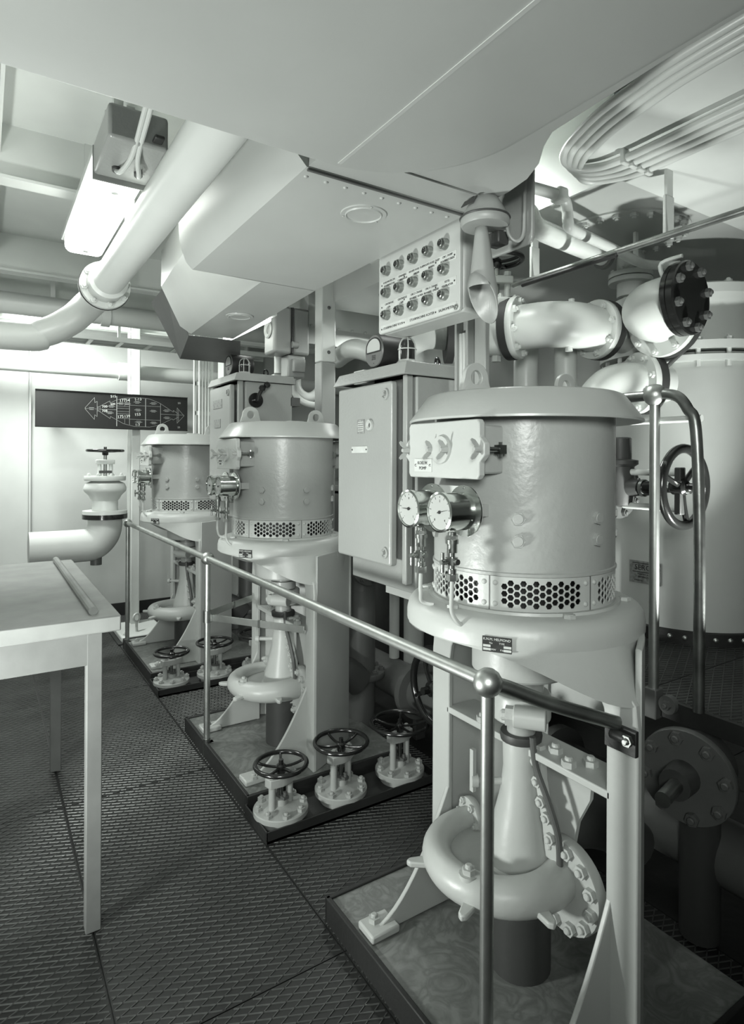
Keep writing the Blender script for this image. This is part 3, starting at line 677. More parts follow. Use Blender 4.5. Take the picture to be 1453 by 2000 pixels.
for cx, cy in ((.89, 1.46), (1.03, 2.83)):
    M = T(*dp(cx, cy, ZD + .001)) @ MX.Rotation(pi, 4, 'X')
    ip = MB().lathe([(0, .004), (.047, .004), (.050, .007), (.053, .004), (.064, .004), (.066, 0)], 40, M).build('inspection_cover', 'duct_paint', du)
    for a in (20, 140, 260): bolt(ip, dp(cx + .0585 * cos(R(a)), cy + .0585 * sin(R(a)), ZD - .004), (0, 0, -1), .003, 'duct_paint', 'rivet')
# hangers to the deck
for x, y in ((.62, 1.6), (1.1, 1.6), (1.1, 2.7), (.86, 3.2)): MB().box(dp(x, y, (ZT + ZC) / 2), (.03, .006, ZC - ZT + .01)).build('hanger', 'duct_paint', du)

# ------------------------------------------------------------------ indicator panel
ip = thing('indicator_panel', 'grey box with fifteen indicator lamps and lettered strips under the duct', 'panel', (1.16, 1.565, 1.91))
MB().box((.055, 0, .245), (.11, .43, .44)).build('box', 'light_paint', ip, .012)
fp = MB().prism(rrect(.43, .44, .012), .012, T(.0, 0, .245) @ FACE_NX).build('front_plate', 'light_paint', ip, .002)
LX = [-.158 + .077 * i for i in range(5)]
for r_, z in enumerate((.233, .158, .083)):
    for x in LX:
        M = T(-.012, -x, z) @ FACE_NX @ MX.Scale(.78, 4)
        l = MB().lathe([(0, 0), (.022, 0), (.022, .006), (.02, .012), (.0205, .02), (.017, .022), (.015, .03), (.012, .032), (.0115, .028), (0, .028)], 24, M).build('indicator_lamp', 'brass', fp)
        MB().lathe([(0, .034), (.006, .033), (.0105, .028), (0, .026)], 16, M).build('lens', 'lamp_dark', l)
    zs = z - .043
    MB().box((0, 0, 0), (.40, .026, .002), T(-.0125, 0, zs) @ FACE_NX).build('label_strip', 'plate_light', fp)
    for x in (-.193, -.06, .105, .193): bolt(fp, (-.0135, -x, zs), (-1, 0, 0), .003, 'ink', 'rivet')
ROWS = ((.19, (('KOELWATER ZW.', 'HOOFDMOTOR'), ('SPANNING', 'CONDENSOR'), ('HOOFD KOEL OLIEP', 'ONDER'), ('HOOFD KOEL OLIEP', 'BOVEN'), ('CIRC. POMP', 'HULPMOTOREN'))),
        (.115, (('CENTRIFUGE', 'STB.'), ('CENTRIFUGE', 'LEK'), ('CIRC.P. ZWARE', 'BRANDST. BOVEN'), ('CIRC.P. ZWARE', 'BRANDST. ONDER'), ('KETEL', 'VENTILATOR'))))
for z, row in ROWS:
    for x, (a, b_) in zip(LX, row):
        text(a, .0088, fp, T(-.0138, -x - .01, z + .006) @ FACE_NX, 'ink'); text(b_, .0088, fp, T(-.0138, -x - .01, z - .006) @ FACE_NX, 'ink')
for x, a in ((-.125, 'STUURMACHINE VOOR'), (.035, 'STUURMACHINE ACHTER'), (.155, 'SALINOMETER')):
    text(a, .011, fp, T(-.0138, -x, .04) @ FACE_NX, 'ink')
bolt(fp, (-.012, -.2, .036), (-1, 0, 0), .008, 'brass', 'hex')
MB().box((.25, .012, -.36), (.02, .125, 1.1)).build('mounting_plate', 'cab_paint', ip, .004)
for y in (.01, .068): MB().box((.225, y, -.36), (.03, .012, 1.0)).build('channel_side', 'cab_paint', ip, .002)
for k in range(3): MB().cyl((.226, .023 + .0165 * k, -.5), (.226, .023 + .0165 * k, .03), .0072, n=10).build('cable', 'light_paint', ip)
MB().box((.25, .022, -1.4), (.06, .07, 1.0)).build('post_foot', 'mid_paint', ip)

# ------------------------------------------------------------------ horn on its back plate
hn = thing('signal_horn', 'grey bell-shaped siren with a tapered horn pointing down beside the lamp panel', 'horn', (1.085, 1.2, 1.86))
bc = V((1.11, 1.205, 2.145)) - V((1.085, 1.2, 1.86))
MB().lathe([(0, .075), (.02, .073), (.046, .03), (.061, .0), (.065, -.008), (.065, -.018), (.06, -.026), (.036, -.03), (0, -.03)], 40, T(*bc)).build('bell', 'horn_paint', hn)
MB().torus(.0645, .003, T(bc.x, bc.y, bc.z - .004), 40, 6).build('bell_joint', 'dull_paint', hn)
# slanted mouth: cone cut obliquely, opening towards the aisle
n = 32; vs = []; fs = []; a_t = bc + V((-.012, 0, -.03)); a_b = a_t + V((.012, .006, -.175))
for k in range(9):
    t = k / 8; c = a_t.lerp(a_b, t); r = .016 + .024 * t
    for i in range(n):
        a = 2 * pi * i / n; p = c + V((r * cos(a), r * sin(a), 0))
        if k == 8: p.z += .06 * cos(a - R(192)) - .008
        vs.append(p)
for k in range(8):
    for i in range(n): fs.append((k * n + i, k * n + (i + 1) % n, (k + 1) * n + (i + 1) % n, (k + 1) * n + i))
h_ = MB().add(vs, fs).build('horn', 'horn_paint', hn, ang=60); m_ = h_.modifiers.new('thick', 'SOLIDIFY'); m_.thickness = .003
MB().prism(rrect(.17, .5, .02), .012).build('back_plate', 'cab_paint', hn, .003, mw=T(.14, .02, .47) @ FACE_NX)
MB().tube(smooth([bc + V((.05, -.03, -.015)), bc + V((.055, -.034, -.045)), bc + V((.07, -.045, -.062)), bc + V((.085, -.056, -.045)), bc + V((.088, -.058, .02)), bc + V((.088, -.058, .2))], 6), .005, 10).build('cable', 'horn_paint', hn)
MB().box(bc + V((.055, .01, -.045)), (.04, .05, .035)).build('terminal_block', 'dull_paint', hn, .005)
M = T(*(bc + V((-.052, .002, .03)))) @ FACE_NX @ MX.Rotation(R(-35), 4, 'X')
MB().box((0, 0, .001), (.05, .022, .002)).build('maker_plate', 'plate_dark', hn, mw=M)

# ------------------------------------------------------------------ lamp, overhead pipe
fx = thing('ceiling_lamp', 'bright white fluorescent lamp fitting at upper left with two cables', 'lamp', (.375, 2.5, 2.4))
MB().prism(rrect(.155, .09, .03), .86, T(0, -.36, .055) @ MX(((1, 0, 0, 0), (0, 0, 1, 0), (0, 1, 0, 0), (0, 0, 0, 1)))).build('diffuser', 'lamp_glass', fx)
MB().box((0, -.5, .06), (.165, .28, .1)).build('gear_box', 'cab_paint', fx, .01)
MB().box((0, .07, .125), (.15, 1.2, .03)).build('housing', 'white_paint', fx, .004)
MB().box((0, -.358, .05), (.17, .006, .11)).build('end_plate', 'cab_paint', fx, .002)
for sx in (-.03, .035):
    MB().lathe([(0, 0), (.013, 0), (.013, .012), (.009, .016), (0, .016)], 14, at((sx, -.45, .01), (0, -.3, -1))).build('gland', 'mid_paint', fx)
    MB().tube(smooth([(sx, -.45, .0), (sx * .8, -.5, -.02), (sx * .25, -.58, .0), (sx * .2, -.72, .05), (sx * .2, -.95, .13)], 6), .0075, 10).build('cable', 'white_paint', fx)
MB().box((.05, -.62, .03), (.028, .11, .012)).build('cable_tag', 'plate_dark', fx, .004)
for x, y in ((0, -.3), (0, .4)): MB().box((x, y, .3), (.03, .03, .34)).build('hanger', 'white_paint', fx)
for y in (-.25, .45): MB().cyl((0, y, .008), (0, y, .014), .012, n=12).build('catch', 'cab_paint', fx)

op = thing('overhead_pipe', 'thick white pipe running overhead along the aisle to a bolted flange', 'pipe', (.47, 1.6, 2.3))
MB().cyl((0, -.36, 0), (0, 1.36, 0), .066, n=40).build('pipe', 'white_paint', op)
MB().lathe([(.066, 0), (.082, .01), (.082, .1), (.07, .12), (.066, .12)], 40, at((0, 1.34, 0), (0, 1, 0))).build('collar', 'white_paint', op)
flange(op, (0, 1.44, 0), (0, -1, 0), .108, -.03, 0, .01)
for k in range(8):
    a = 2 * pi * k / 8 + .2; bolt(op, (.092 * cos(a), 1.44, .092 * sin(a)), (0, -1, 0), .016, 'white_paint')
MB().cyl((0, 1.468, 0), (0, 1.474, 0), .111, n=40).build('gasket', 'gasket', op)
MB().cyl((0, 1.474, 0), (0, 1.5, 0), .108, n=40).build('counter_flange', 'white_paint', op)
MB().tube(smooth([(0, 1.5, 0), (0, 1.64, 0), (-.03, 1.76, -.03), (-.1, 1.84, -.1), (-.22, 1.88, -.17), (-.4, 1.88, -.2), (-1.77, 1.88, -.2)], 8), .07, 24).build('bend', 'white_paint', op)
for y in (.9,): MB().box((0, y, .3), (.03, .03, .5)).build('hanger', 'white_paint', op)

# ------------------------------------------------------------------ raised platform with its railing
pf = thing('raised_platform', 'raised dark tread plate platform behind the foreground pump', 'platform', (2.55, .75, .71))
MB().box((0, 0, -.02), (1.28, 3.1, .03)).build('platform_frame', 'dark_rim', pf)
for k in range(3):
    a, b_ = -1.55 + 1.033 * k + .002, -1.55 + 1.033 * (k + 1) - .002
    p = MB().box((0, (a + b_) / 2, -.003), (1.276, b_ - a, .006)).build('tread_plate', 'floor_steel', pf)
    if k > 0:
        r_ = plate_ribs(-.63, .63, a + .004, b_ - .004, -.0002).build('tread_ribs', 'floor_rib', p, ang=0); r_['kind'] = 'stuff'
for y in (-1.4, 0, 1.4):
    for x in (-.38, .56): MB().box((x, y, -.37), (.06, .06, .68)).build('platform_leg', 'dull_paint', pf)
MB().box((-.644, 0, -.03), (.012, 3.1, .06)).build('edge_angle', 'dark_rim', pf)
pr_ = thing('platform_railing', 'steel tube railing with a ball post on the raised platform at right', 'railing', (1.895, 1.218, .66))
MB().cyl((0, 0, .0), (0, 0, 1.06), .0165, n=20).build('post', 'steel', pr_)
MB().box((0, 0, .03), (.045, .045, .1)).build('post_socket', 'mid_paint', pr_, .004)
for s in (-1, 1):
    MB().cyl((-.012, s * .055, .04), (.012, s * .055, .04), .03, n=24).build('clamp_ear', 'mid_paint', pr_); bolt(pr_, (-.012, s * .055, .04), (-1, 0, 0), .016, 'mid_paint')
MB().lathe([(0, -.038), (.018, -.034), (.03, -.024), (.037, -.01), (.038, 0), (.037, .01), (.03, .024), (.018, .034), (0, .038)], 28, T(0, 0, 1.065)).build('ball', 'steel', pr_)
MB().cyl((0, 0, 1.065), (0, .9, 1.065), .0175, n=20).build('handrail', 'steel_dark', pr_)
MB().tube(smooth([(0, 0, 1.065), (0, -.045, 1.064), (.0, -.085, 1.05), (0, -.115, 1.01), (0, -.142, .94), (0, -.155, .6), (0, -.155, .05)], 6), .0175, 18).build('handrail_end', 'steel_dark', pr_)
MB().cyl((.02, .9, .98), (.02, -.15, .98), .011, n=14).build('lower_rail', 'white_paint', pr_)

# ------------------------------------------------------------------ cooler vessel
ve = thing('cooler', 'large pale upright cylindrical cooler with bolted flanges on the platform', 'vessel', (2.87, 1.67, .71))
rv = .37
MB().lathe([(0, 0), (rv, 0), (rv, 1.18), (rv - .01, 1.2), (rv - .03, 1.27), (0, 1.27)], 64).build('shell', 'wall_paint', ve)
MB().lathe([(rv, .0), (rv + .012, 0), (rv + .012, .055), (rv, .06)], 64).build('base_band', 'dark_rim', ve)
for a in range(200, 290, 9): bolt(ve, ((rv + .012) * cos(R(a)), (rv + .012) * sin(R(a)), .03), (cos(R(a)), sin(R(a)), 0), .012, 'steel', 'rivet')
MB().lathe([(rv - .05, 1.225), (rv + .03, 1.225), (rv + .03, 1.25), (rv - .05, 1.25)], 64).build('lower_flange', 'white_paint', ve)
MB().lathe([(0, 1.275), (rv + .035, 1.275), (rv + .035, 1.31), (rv - .02, 1.315), (0, 1.315)], 64).build('upper_flange', 'white_paint', ve)
for k in range(20):
    a = 2 * pi * k / 20; p = ((rv + .015) * cos(a), (rv + .015) * sin(a), 1.31); bolt(ve, p, (0, 0, 1), .017, 'white_paint')
    MB().cyl((p[0], p[1], 1.2), (p[0], p[1], 1.28), .01, n=8).build('stud', 'white_paint', ve)
MB().lathe([(0, 1.31), (rv - .07, 1.31), (rv - .07, 1.48), (rv - .06, 1.5), (rv + .0, 1.52), (rv + .0, 1.56), (rv - .02, 1.57), (0, 1.6)], 64).build('header', 'white_paint', ve)
for k in range(14): a = 2 * pi * k / 14 + .1; bolt(ve, ((rv - .03) * cos(a), (rv - .03) * sin(a), 1.565), (0, 0, 1), .016, 'white_paint')
a = R(183)
M = T((rv + .001) * cos(a), (rv + .001) * sin(a), .29) @ MX.Rotation(a - pi, 4, 'Z') @ FACE_NX
np_ = MB().box((0, 0, .001), (.15, .1, .003)).build('nameplate', 'plate_mid', ve, mw=M); np_['label'] = 'lettered maker plate'
text('SERCK', .034, np_, T(0, .02, .003)); text('WARWICK RD', .011, np_, T(0, -.01, .003)); text('BIRMINGHAM', .011, np_, T(0, -.022, .003)); text('SERIAL No', .009, np_, T(-.03, -.038, .003), 'ink')
for z in (.04, 0.0): MB().box((0, z, .0028), (.12, .003, .0008)).build('print_line', 'ink', np_)

def path_pipe(name, label, pts, r, mt='white_paint', cat='pipe', n=8, k=20, base=None):
    base = V(base or pts[0]); t = thing(name, label, cat, base)
    MB().tube(smooth([V(p) - base for p in pts], n), r, k).build('pipe', mt, t); return t, base
# elbow between the globe valve and the cooler header
t, b0 = path_pipe('flanged_bend', 'white pipe bend with two black-edged bolted flanges above the foreground pump', [(2.015, 1.965, 2.1), (2.06, 1.865, 2.1), (2.115, 1.80, 2.098), (2.19, 1.77, 2.095), (2.30, 1.762, 2.09)], .1, k=36, base=(2.015, 1.965, 2.1))
d1 = V((.41, -.91, 0)); d2 = V((-.995, .1, 0))
MB().cyl(-d1 * .05, -d1 * .015, .142, n=40).build('back_flange', 'gasket', t)
flange(t, -d1 * .015, d1, .14, .028, 8, .017)
pe = V((2.30, 1.762, 2.09)) - b0
flange(t, pe - d2 * .01, d2, .132, .028, 8, .016); MB().cyl(pe - d2 * .04, pe - d2 * .01, .134, n=40).build('back_flange', 'gasket', t)
MB().cyl(pe - d2 * .26, pe - d2 * .04, .09, n=28).build('branch', 'white_paint', t)
MB().cyl((.12, -.185, -.12), (.12, -.185, -.085), .016, n=12).build('vent_plug', 'white_paint', t); MB().cyl((.13, -.19, .09), (.13, -.19, .108), .013, n=12).build('vent_plug', 'white_paint', t)
# lower elbow out of the cooler shell
t, b0 = path_pipe('cooler_elbow', 'white elbow pipe flanged to the cooler just above the foreground pump lid', [(2.42, 1.62, 1.845), (2.33, 1.648, 1.845), (2.25, 1.68, 1.81), (2.2, 1.7, 1.71), (2.19, 1.7, 1.45), (2.19, 1.7, .71)], .085, k=28)
dn = V((-.95, .32, 0)).normalized()
flange(t, V((0, 0, 0)), dn, .135, .028, 8, .016); MB().cyl(-dn * .035, V((0, 0, 0)), .137, n=40).build('back_flange', 'gasket', t); MB().cyl(-dn * .12, -dn * .03, .085, n=28).build('branch', 'white_paint', t)
lv = MB().cyl((.05, -.08, .06), (.115, -.15, .155), .009, n=10); lv.cyl((.11, -.145, .148), (.122, -.158, .165), .014, n=10); lv.build('lever', 'mid_paint', t)
# stub with blind flange
t, b0 = path_pipe('blind_branch', 'short thick pipe stub with a black blind flange at the right edge', [(2.46, 1.5, 2.105), (2.34, 1.5, 2.105), (2.27, 1.485, 2.11), (2.235, 1.44, 2.115), (2.23, 1.34, 2.12)], .105, k=36)
e = V((2.23, 1.34, 2.12)) - b0
flange(t, (-.06, 0, -.01), (-1, 0, 0), .155, .028, 0, .016, name='bolted_flange'); MB().cyl((-.06, 0, -.01), (-.03, 0, -.01), .157, n=40).build('back_flange', 'gasket', t)
for k in range(9): a = 2 * pi * k / 9; bolt(t, (-.088, .135 * cos(a), -.01 + .135 * sin(a)), (-1, 0, 0), .015, 'white_paint')
d = V((.05, -1, 0)).normalized()
MB().lathe([(0, 0), (.135, 0), (.14, .006), (.14, .022), (.136, .024), (.14, .026), (.14, .05), (.135, .055), (0, .06)], 40, at(e, d)).build('blind_flange', 'black_gloss', t)
for k in range(8): a = 2 * pi * k / 8 + .3; bolt(t, at(e, d) @ V((.115 * cos(a), .115 * sin(a), .056)), d, .018, 'mid_paint')
MB().tube(smooth([e + V((-.02, .05, .1)), e + V((-.03, .05, .15)), e + V((-.02, -.03, .16))], 4), .008, 8).build('vent_pipe', 'white_paint', t)
# vertical pipes behind the pump lid
for (x, y, r, lb, cat) in ((2.28, 1.92, .052, 'plain white upright pipe behind the foreground pump lid, right one', 'pipe'), (2.27, 2.16, .06, 'plain white upright pipe behind the foreground pump lid, left one', 'pipe')):
    t, b0 = path_pipe('upright_pipe', lb, [(x, y, .71), (x, y, 1.6), (x, y, 2.02), (x + .04, y + .02, 2.14), (x + .16, y + .06, 2.2)], r, cat=cat)
    t['group'] = 'upright pipes behind the pump lid'
    MB().lathe([(r, 0), (r + .04, 0), (r + .04, .03), (r, .03)], 28, T(0, 0, .9)).build('flange', 'mid_paint', t); MB().lathe([(r, 0), (r + .04, 0), (r + .04, .02), (r, .02)], 28, T(0, 0, 0)).build('foot_flange', 'mid_paint', t)
# globe valve above
gv = thing('globe_valve', 'white globe valve with a black handwheel behind the signal horn', 'valve', (1.97, 2.06, 2.1))
MB().lathe([(0, -.12), (.05, -.115), (.1, -.08), (.125, -.03), (.13, .0), (.125, .04), (.105, .08), (.1, .1), (0, .1)], 40).build('body', 'white_paint', gv)
MB().cyl((0, 0, -.145), (0, 0, -.11), .022, n=6).build('drain_plug', 'white_paint', gv)
flange(gv, (0, 0, .09), (0, 0, 1), .115, .035, 8, .014, ri=.1)
for s in (-1, 1):
    MB().cyl((s * .05 * .8, -s * .05 * .6, .12), (s * .05 * .8, -s * .05 * .6, .235), .014, n=14).build('pillar', 'white_paint', gv); MB().cyl((s * .04, -s * .03, .24), (s * .04, -s * .03, .268), .017, n=6).build('pillar_nut', 'white_paint', gv)
MB().prism([(-.075, -.02), (-.02, -.035), (.02, -.035), (.075, -.02), (.075, .02), (.02, .035), (-.02, .035), (-.075, .02)], .035, T(0, 0, .21) @ MX.Rotation(R(-37), 4, 'Z')).build('bridge', 'white_paint', gv, .004)
MB().cyl((0, 0, .12), (0, 0, .33), .014, n=16).build('stem', 'steel', gv); MB().cyl((0, 0, .12), (0, 0, .14), .04, n=16).build('gland', 'mid_paint', gv)
handwheel(gv, (0, 0, .325), (0, 0, 1), .128, .0125, 4, dish=.1, hub=.024)
dv = V((-.83, .55, 0)); MB().cyl((0, 0, 0), dv * .25, .09, n=28).build('inlet', 'white_paint', gv); flange(gv, dv * .2, -dv, .15, .03, 8, .016); MB().cyl(dv * .2, dv * .235, .152, n=36).build('back_flange', 'gasket', gv)
t, b0 = path_pipe('inlet_bend', 'thick white pipe bend feeding the globe valve behind the lamp panel', [(1.765, 2.195, 2.1), (1.70, 2.24, 2.1), (1.665, 2.30, 2.08), (1.68, 2.38, 2.06), (1.78, 2.46, 2.04), (2.05, 2.5, 2.0), (2.17, 2.5, 1.9), (2.2, 2.5, 1.6), (2.2, 2.5, .0)], .088, k=28)
# rod handrail high on the casing
hr = thing('high_handrail', 'thin dark metal rod rail mounted high under the deck at right', 'railing', (1.92, 1.1, 2.26))
MB().cyl((0, -.6, 0), (0, .8, 0), .0125, n=16).build('rod', 'steel_dark', hr)
MB().cyl((-.01, .28, -.014), (-.01, .74, -.014), .009, n=12).build('second_rod', 'black_matt', hr)
for y in (.1, .7): MB().box((.02, y, .07), (.05, .012, .14)).build('bracket', 'white_paint', hr, .003); MB().box((.02, y, .19), (.035, .01, .12)).build('bracket_stay', 'white_paint', hr)
# side tank flat with manhole ring
tk = thing('tank_bottom', 'grey flat tank bottom under the deck with a large bolted round cover', 'tank', (3.0, 2.6, 2.5))
MB().box((.02, -.15, .17), (2.34, 2.2, .34)).build('tank_shell', 'duct_paint', tk)
mc = V((2.34, 1.66, 2.5)) - V((3.0, 2.6, 2.5))
MB().lathe([(0, -.012), (.26, -.012), (.27, -.008), (.27, .0)], 56, T(*mc)).build('round_cover', 'duct_paint', tk)
for k in range(24): a = 2 * pi * k / 24; bolt(tk, mc + V((.25 * cos(a), .25 * sin(a), -.012)), (0, 0, -1), .016, 'duct_paint')
# cables under the deck
for k in range(4):
    x = 1.7 + .042 * k
    t, b0 = path_pipe('deck_cable', ['first', 'second', 'third', 'fourth'][k] + ' from the duct of four white cables curving under the deck at upper right', [(x, -.9, 2.462), (x, .3, 2.462), (x, 1.0, 2.462), (x, 1.2, 2.462), (x - .02, 1.29, 2.464), (x - .08, 1.335 + .012 * k, 2.466), (x - .16, 1.31 + .014 * k, 2.468), (x - .23 - .004 * k, 1.2 + .014 * k, 2.47), (x - .29 - .01 * k, 1.0, 2.47), (x - .32 - .012 * k, .6, 2.47), (x - .32 - .012 * k, -.9, 2.47)], .0125, k=12, cat='cable')
    t['group'] = 'cables under the deck at upper right'
    MB().box(V((x, 1.2, 2.468)) - b0, (.03, .016, .05)).build('cable_clip', 'white_paint', t, .003)
cp = thing('cable_carrier', 'grey plate under the deck carrying four cables at upper right', 'plate', (2.1, .3, 2.488))
pg = [(3.2, -1.2), (3.2, 1.036), (-.23, 1.036) if False else (-.23, 1.036), (-.33, 1.06), (-.44, 1.065), (-.54, 1.0), (-.62, .86), (-.68, .6), (-.7, .2), (-.7, -1.2)]
pg = [(min(x, 1.1), y) for x, y in pg]
MB().prism(pg, .012).build('plate', 'deck_paint', cp)
for x, y in ((-.4, -.6), (-.4, .5), (.6, -.6), (.6, .5)): MB().box((x, y, .18), (.03, .03, .36)).build('hanger', 'deck_paint', cp)
# lagged steam pipes
t, b0 = path_pipe('lagged_pipe', 'thick lagged white pipe with bends under the tank bottom', [(1.45, 1.62, 2.44), (1.62, 1.6, 2.44), (1.69, 1.6, 2.42), (1.715, 1.6, 2.39), (1.76, 1.6, 2.37), (1.95, 1.63, 2.37), (2.2, 1.66, 2.37)], .036, 'lagging')
MB().cyl(V((2.2, 1.66, 2.37)) - b0, V((2.22, 1.66, 2.37)) - b0, .05, n=20).build('end_flange', 'mid_paint', t)
t, b0 = path_pipe('thin_pipe', 'thin white pipe with a swan bend below the lagged pipe bend', [(1.5, 1.5, 2.45), (1.7, 1.48, 2.45), (1.755, 1.485, 2.44), (1.775, 1.49, 2.41), (1.78, 1.49, 2.37), (1.82, 1.5, 2.355), (2.1, 1.55, 2.36), (2.36, 1.595, 2.36), (2.48, 1.6, 2.37), (2.6, 1.56, 2.38)], .02)
MB().box(V((1.72, 1.48, 2.45)) - b0, (.05, .05, .05)).build('pipe_union', 'white_paint', t, .01); MB().box(V((2.33, 1.59, 2.41)) - b0, (.02, .012, .14)).build('hanger', 'white_paint', t)
# riser from header
t, b0 = path_pipe('header_riser', 'short white upright pipe with a bolted flange on top of the cooler header', [(2.57, 1.78, 2.28), (2.57, 1.78, 2.5)], .062, n=2)
flange(t, (0, 0, .09), (0, 0, 1), .1, .022, 8, .013); flange(t, (0, 0, .085), (0, 0, -1), .1, .022, 0, .013)

# ------------------------------------------------------------------ right handwheel valve
hv = thing('wheel_valve', 'dark cast valve with a large upright black handwheel at the right edge', 'valve', (2.1, 1.5, 1.42))
MB().lathe([(0, -.1), (.05, -.09), (.06, -.03), (.055, .06), (.07, .07), (.07, .085), (.045, .09), (.045, .17), (.04, .175), (0, .175)], 28).build('body', 'dull_paint', hv)
flange(hv, (0, .02, -.02), (0, -1, 0), .125, .025, 8, .016, 'mid_paint')
MB().cyl((0, 0, -.02), (0, -.09, -.02), .045, .03, n=24).build('bonnet', 'dull_paint', hv)
MB().cyl((0, -.08, -.02), (0, -.16, -.02), .028, n=18).build('gland_nut', 'black_gloss', hv); MB().cyl((0, -.1, -.02), (0, -.112, -.02), .033, n=18).build('gland_ring', 'brass', hv)
MB().cyl((0, -.1, -.02), (0, -.29, -.02), .0135, n=14).build('stem', 'steel_dark', hv)
for dz in (.04, -.09):
    MB().cyl((0, -.02, dz), (0, -.26, dz), .0125, n=14).build('pillar', 'wall_paint', hv)
MB().box((0, -.25, -.025), (.035, .025, .17)).build('yoke', 'dull_paint', hv, .004)
handwheel(hv, (0, -.265, -.01), (0, -1, 0), .155, .017, 3, dish=.05, hub=.03, a0=.7)
MB().box((.0, .07, -.25), (.05, .05, .3)).build('foot', 'dull_paint', hv)
MB().cyl((0, .03, -.02), (0, .1, -.02), .07, n=20).build('branch', 'dull_paint', hv)

# ------------------------------------------------------------------ far end
bd = thing('chart_board', 'black board with a white ship tank plan and chalked numbers on the far wall', 'board', (1.08, 5.6, 1.757))
MB().box((-.13, 0, .152), (1.2, .02, .304)).build('panel', 'board_black', bd, .002)
for z in (.003, .301): MB().box((-.13, -.012, z), (1.2, .008, .006)).build('frame', 'black_gloss', bd)
def zp(x, y): return ((x - 625) * .00061, (378 - y) * .00061 + .15)
ln = MB()
def seg(pts, w=3.4):
    for a, b_ in zip(pts, pts[1:]):
        p, q = V(zp(*a)), V(zp(*b_)); d = q - p; L = d.length; an = math.atan2(d.y, d.x)
        ln.box((L / 2, 0, 0), (L + w * .0003, w * .00061, .0008), T(p.x, -.0106, p.y) @ FACE_NY @ MX.Rotation(an, 4, 'Z'))
seg([(180, 330), (330, 235), (335, 265), (400, 225), (500, 190), (640, 172), (800, 172), (860, 178), (1000, 230), (1190, 350), (1190, 325), (1260, 370)])
seg([(180, 375), (335, 480), (340, 450), (430, 500), (510, 545), (650, 578), (860, 580), (1000, 545), (1170, 450), (1190, 465), (1260, 420)])
for x, a, c, w_ in ((420, 165, 580, 9), (525, 190, 300, 3), (525, 470, 545, 3), (588, 180, 555, 5), (803, 172, 580, 8), (1010, 235, 540, 5), (1245, 285, 510, 4), (1265, 310, 490, 4), (180, 320, 385, 4), (205, 315, 390, 3)): seg([(x, a), (x, c)], w_)
for y, a, c in ((355, 190, 425), (268, 425, 590), (300, 425, 590), (280, 590, 1010), (478, 590, 1010), (388, 1010, 1345), (405, 425, 590), (470, 425, 590), (375, 425, 590), (330, 425, 590)): seg([(a, y), (c, y)])
seg([(1245, 285), (1345, 398), (1245, 510)]); seg([(20, 345), (135, 200), (140, 270), (170, 250), (170, 460), (140, 435), (135, 500), (20, 360), (20, 345)]); seg([(20, 355), (160, 355)])
for x, y in ((690, 235), (700, 345), (710, 515), (910, 240), (910, 350), (915, 520), (1095, 335), (1100, 440), (350, 310), (330, 400), (100, 355), (475, 262), (555, 262)):
    for k, l in ((0, 30), (1, 48), (2, 26)): seg([(x - l, y - 14 + 13 * k), (x + l, y - 14 + 13 * k)], 5)
ln.build('plan_lines', 'line_print', bd, ang=0)
for tx, x, y, sz, mt in (('BB', 1275, 215, 30, 'line_print'), ('SB', 1270, 572, 30, 'line_print'), ('177', 495, 220, 46, 'chalk'), ('34', 562, 215, 46, 'chalk'), ('1-13', 700, 192, 44, 'chalk'), ('153', 695, 408, 46, 'chalk'), ('1-3', 695, 552, 40, 'chalk'), ('175', 470, 448, 46, 'chalk'), ('139', 556, 440, 44, 'chalk'), ('515', 375, 170, 40, 'chalk'), ('600', 370, 277, 34, 'chalk'), ('700', 265, 318, 38, 'chalk'), ('708', 265, 378, 38, 'chalk')):
    p = zp(x, y); text(tx, sz * .00075, bd, T(p[0], -.0112, p[1]) @ FACE_NY @ MX.Rotation(R(6), 4, 'Z'), mt)
for x in (-.6, .35): MB().box((x, .35, .2), (.03, .7, .03)).build('wall_bracket', 'wall_paint', bd)

fv = thing('far_valve', 'white globe valve with an edge-on black handwheel at the far left', 'valve', (.775, 5.0, 1.06))
MB().lathe([(0, .04), (.09, .04), (.09, .13), (.1, .14), (.115, .17), (.145, .2), (.15, .225), (.135, .26), (.1, .275), (.1, .285), (0, .285)], 36).build('body', 'white_paint', fv)
flange(fv, (0, 0, .28), (0, 0, 1), .145, .035, 8, .015); MB().cyl((0, 0, .03), (0, 0, .055), .155, n=36).build('flange', 'white_paint', fv)
MB().cyl((0, 0, -.005), (0, 0, .03), .157, n=36).build('dark_flange', 'black_gloss', fv)
for s in (-1, 1): MB().cyl((s * .04, 0, .31), (s * .04, 0, .43), .014, n=12).build('pillar', 'white_paint', fv)
MB().box((0, 0, .42), (.13, .05, .035)).build('bridge', 'white_paint', fv, .006); MB().cyl((0, 0, .31), (0, 0, .5), .012, n=12).build('stem', 'steel_dark', fv)
gl = MB().box((0, 0, .345), (.09, .03, .02)); gl.build('gland', 'dull_paint', fv)
handwheel(fv, (0, 0, .505), (0, 0, 1), .135, .01, 4, dish=.05, hub=.022)
MB().tube(smooth([(0, 0, -.0), (0, 0, -.06), (-.02, 0, -.13), (-.08, 0, -.19), (-.18, 0, -.2), (-.5, 0, -.2)], 8), .12, 28).build('elbow', 'wall_paint', fv)
MB().cyl((-.06, 0, -.35), (-.06, 0, -.27), .04, n=20).build('drain_boss', 'mid_paint', fv); MB().box((-.3, 0, -.62), (.08, .08, .88)).build('stand', 'wall_paint', fv)

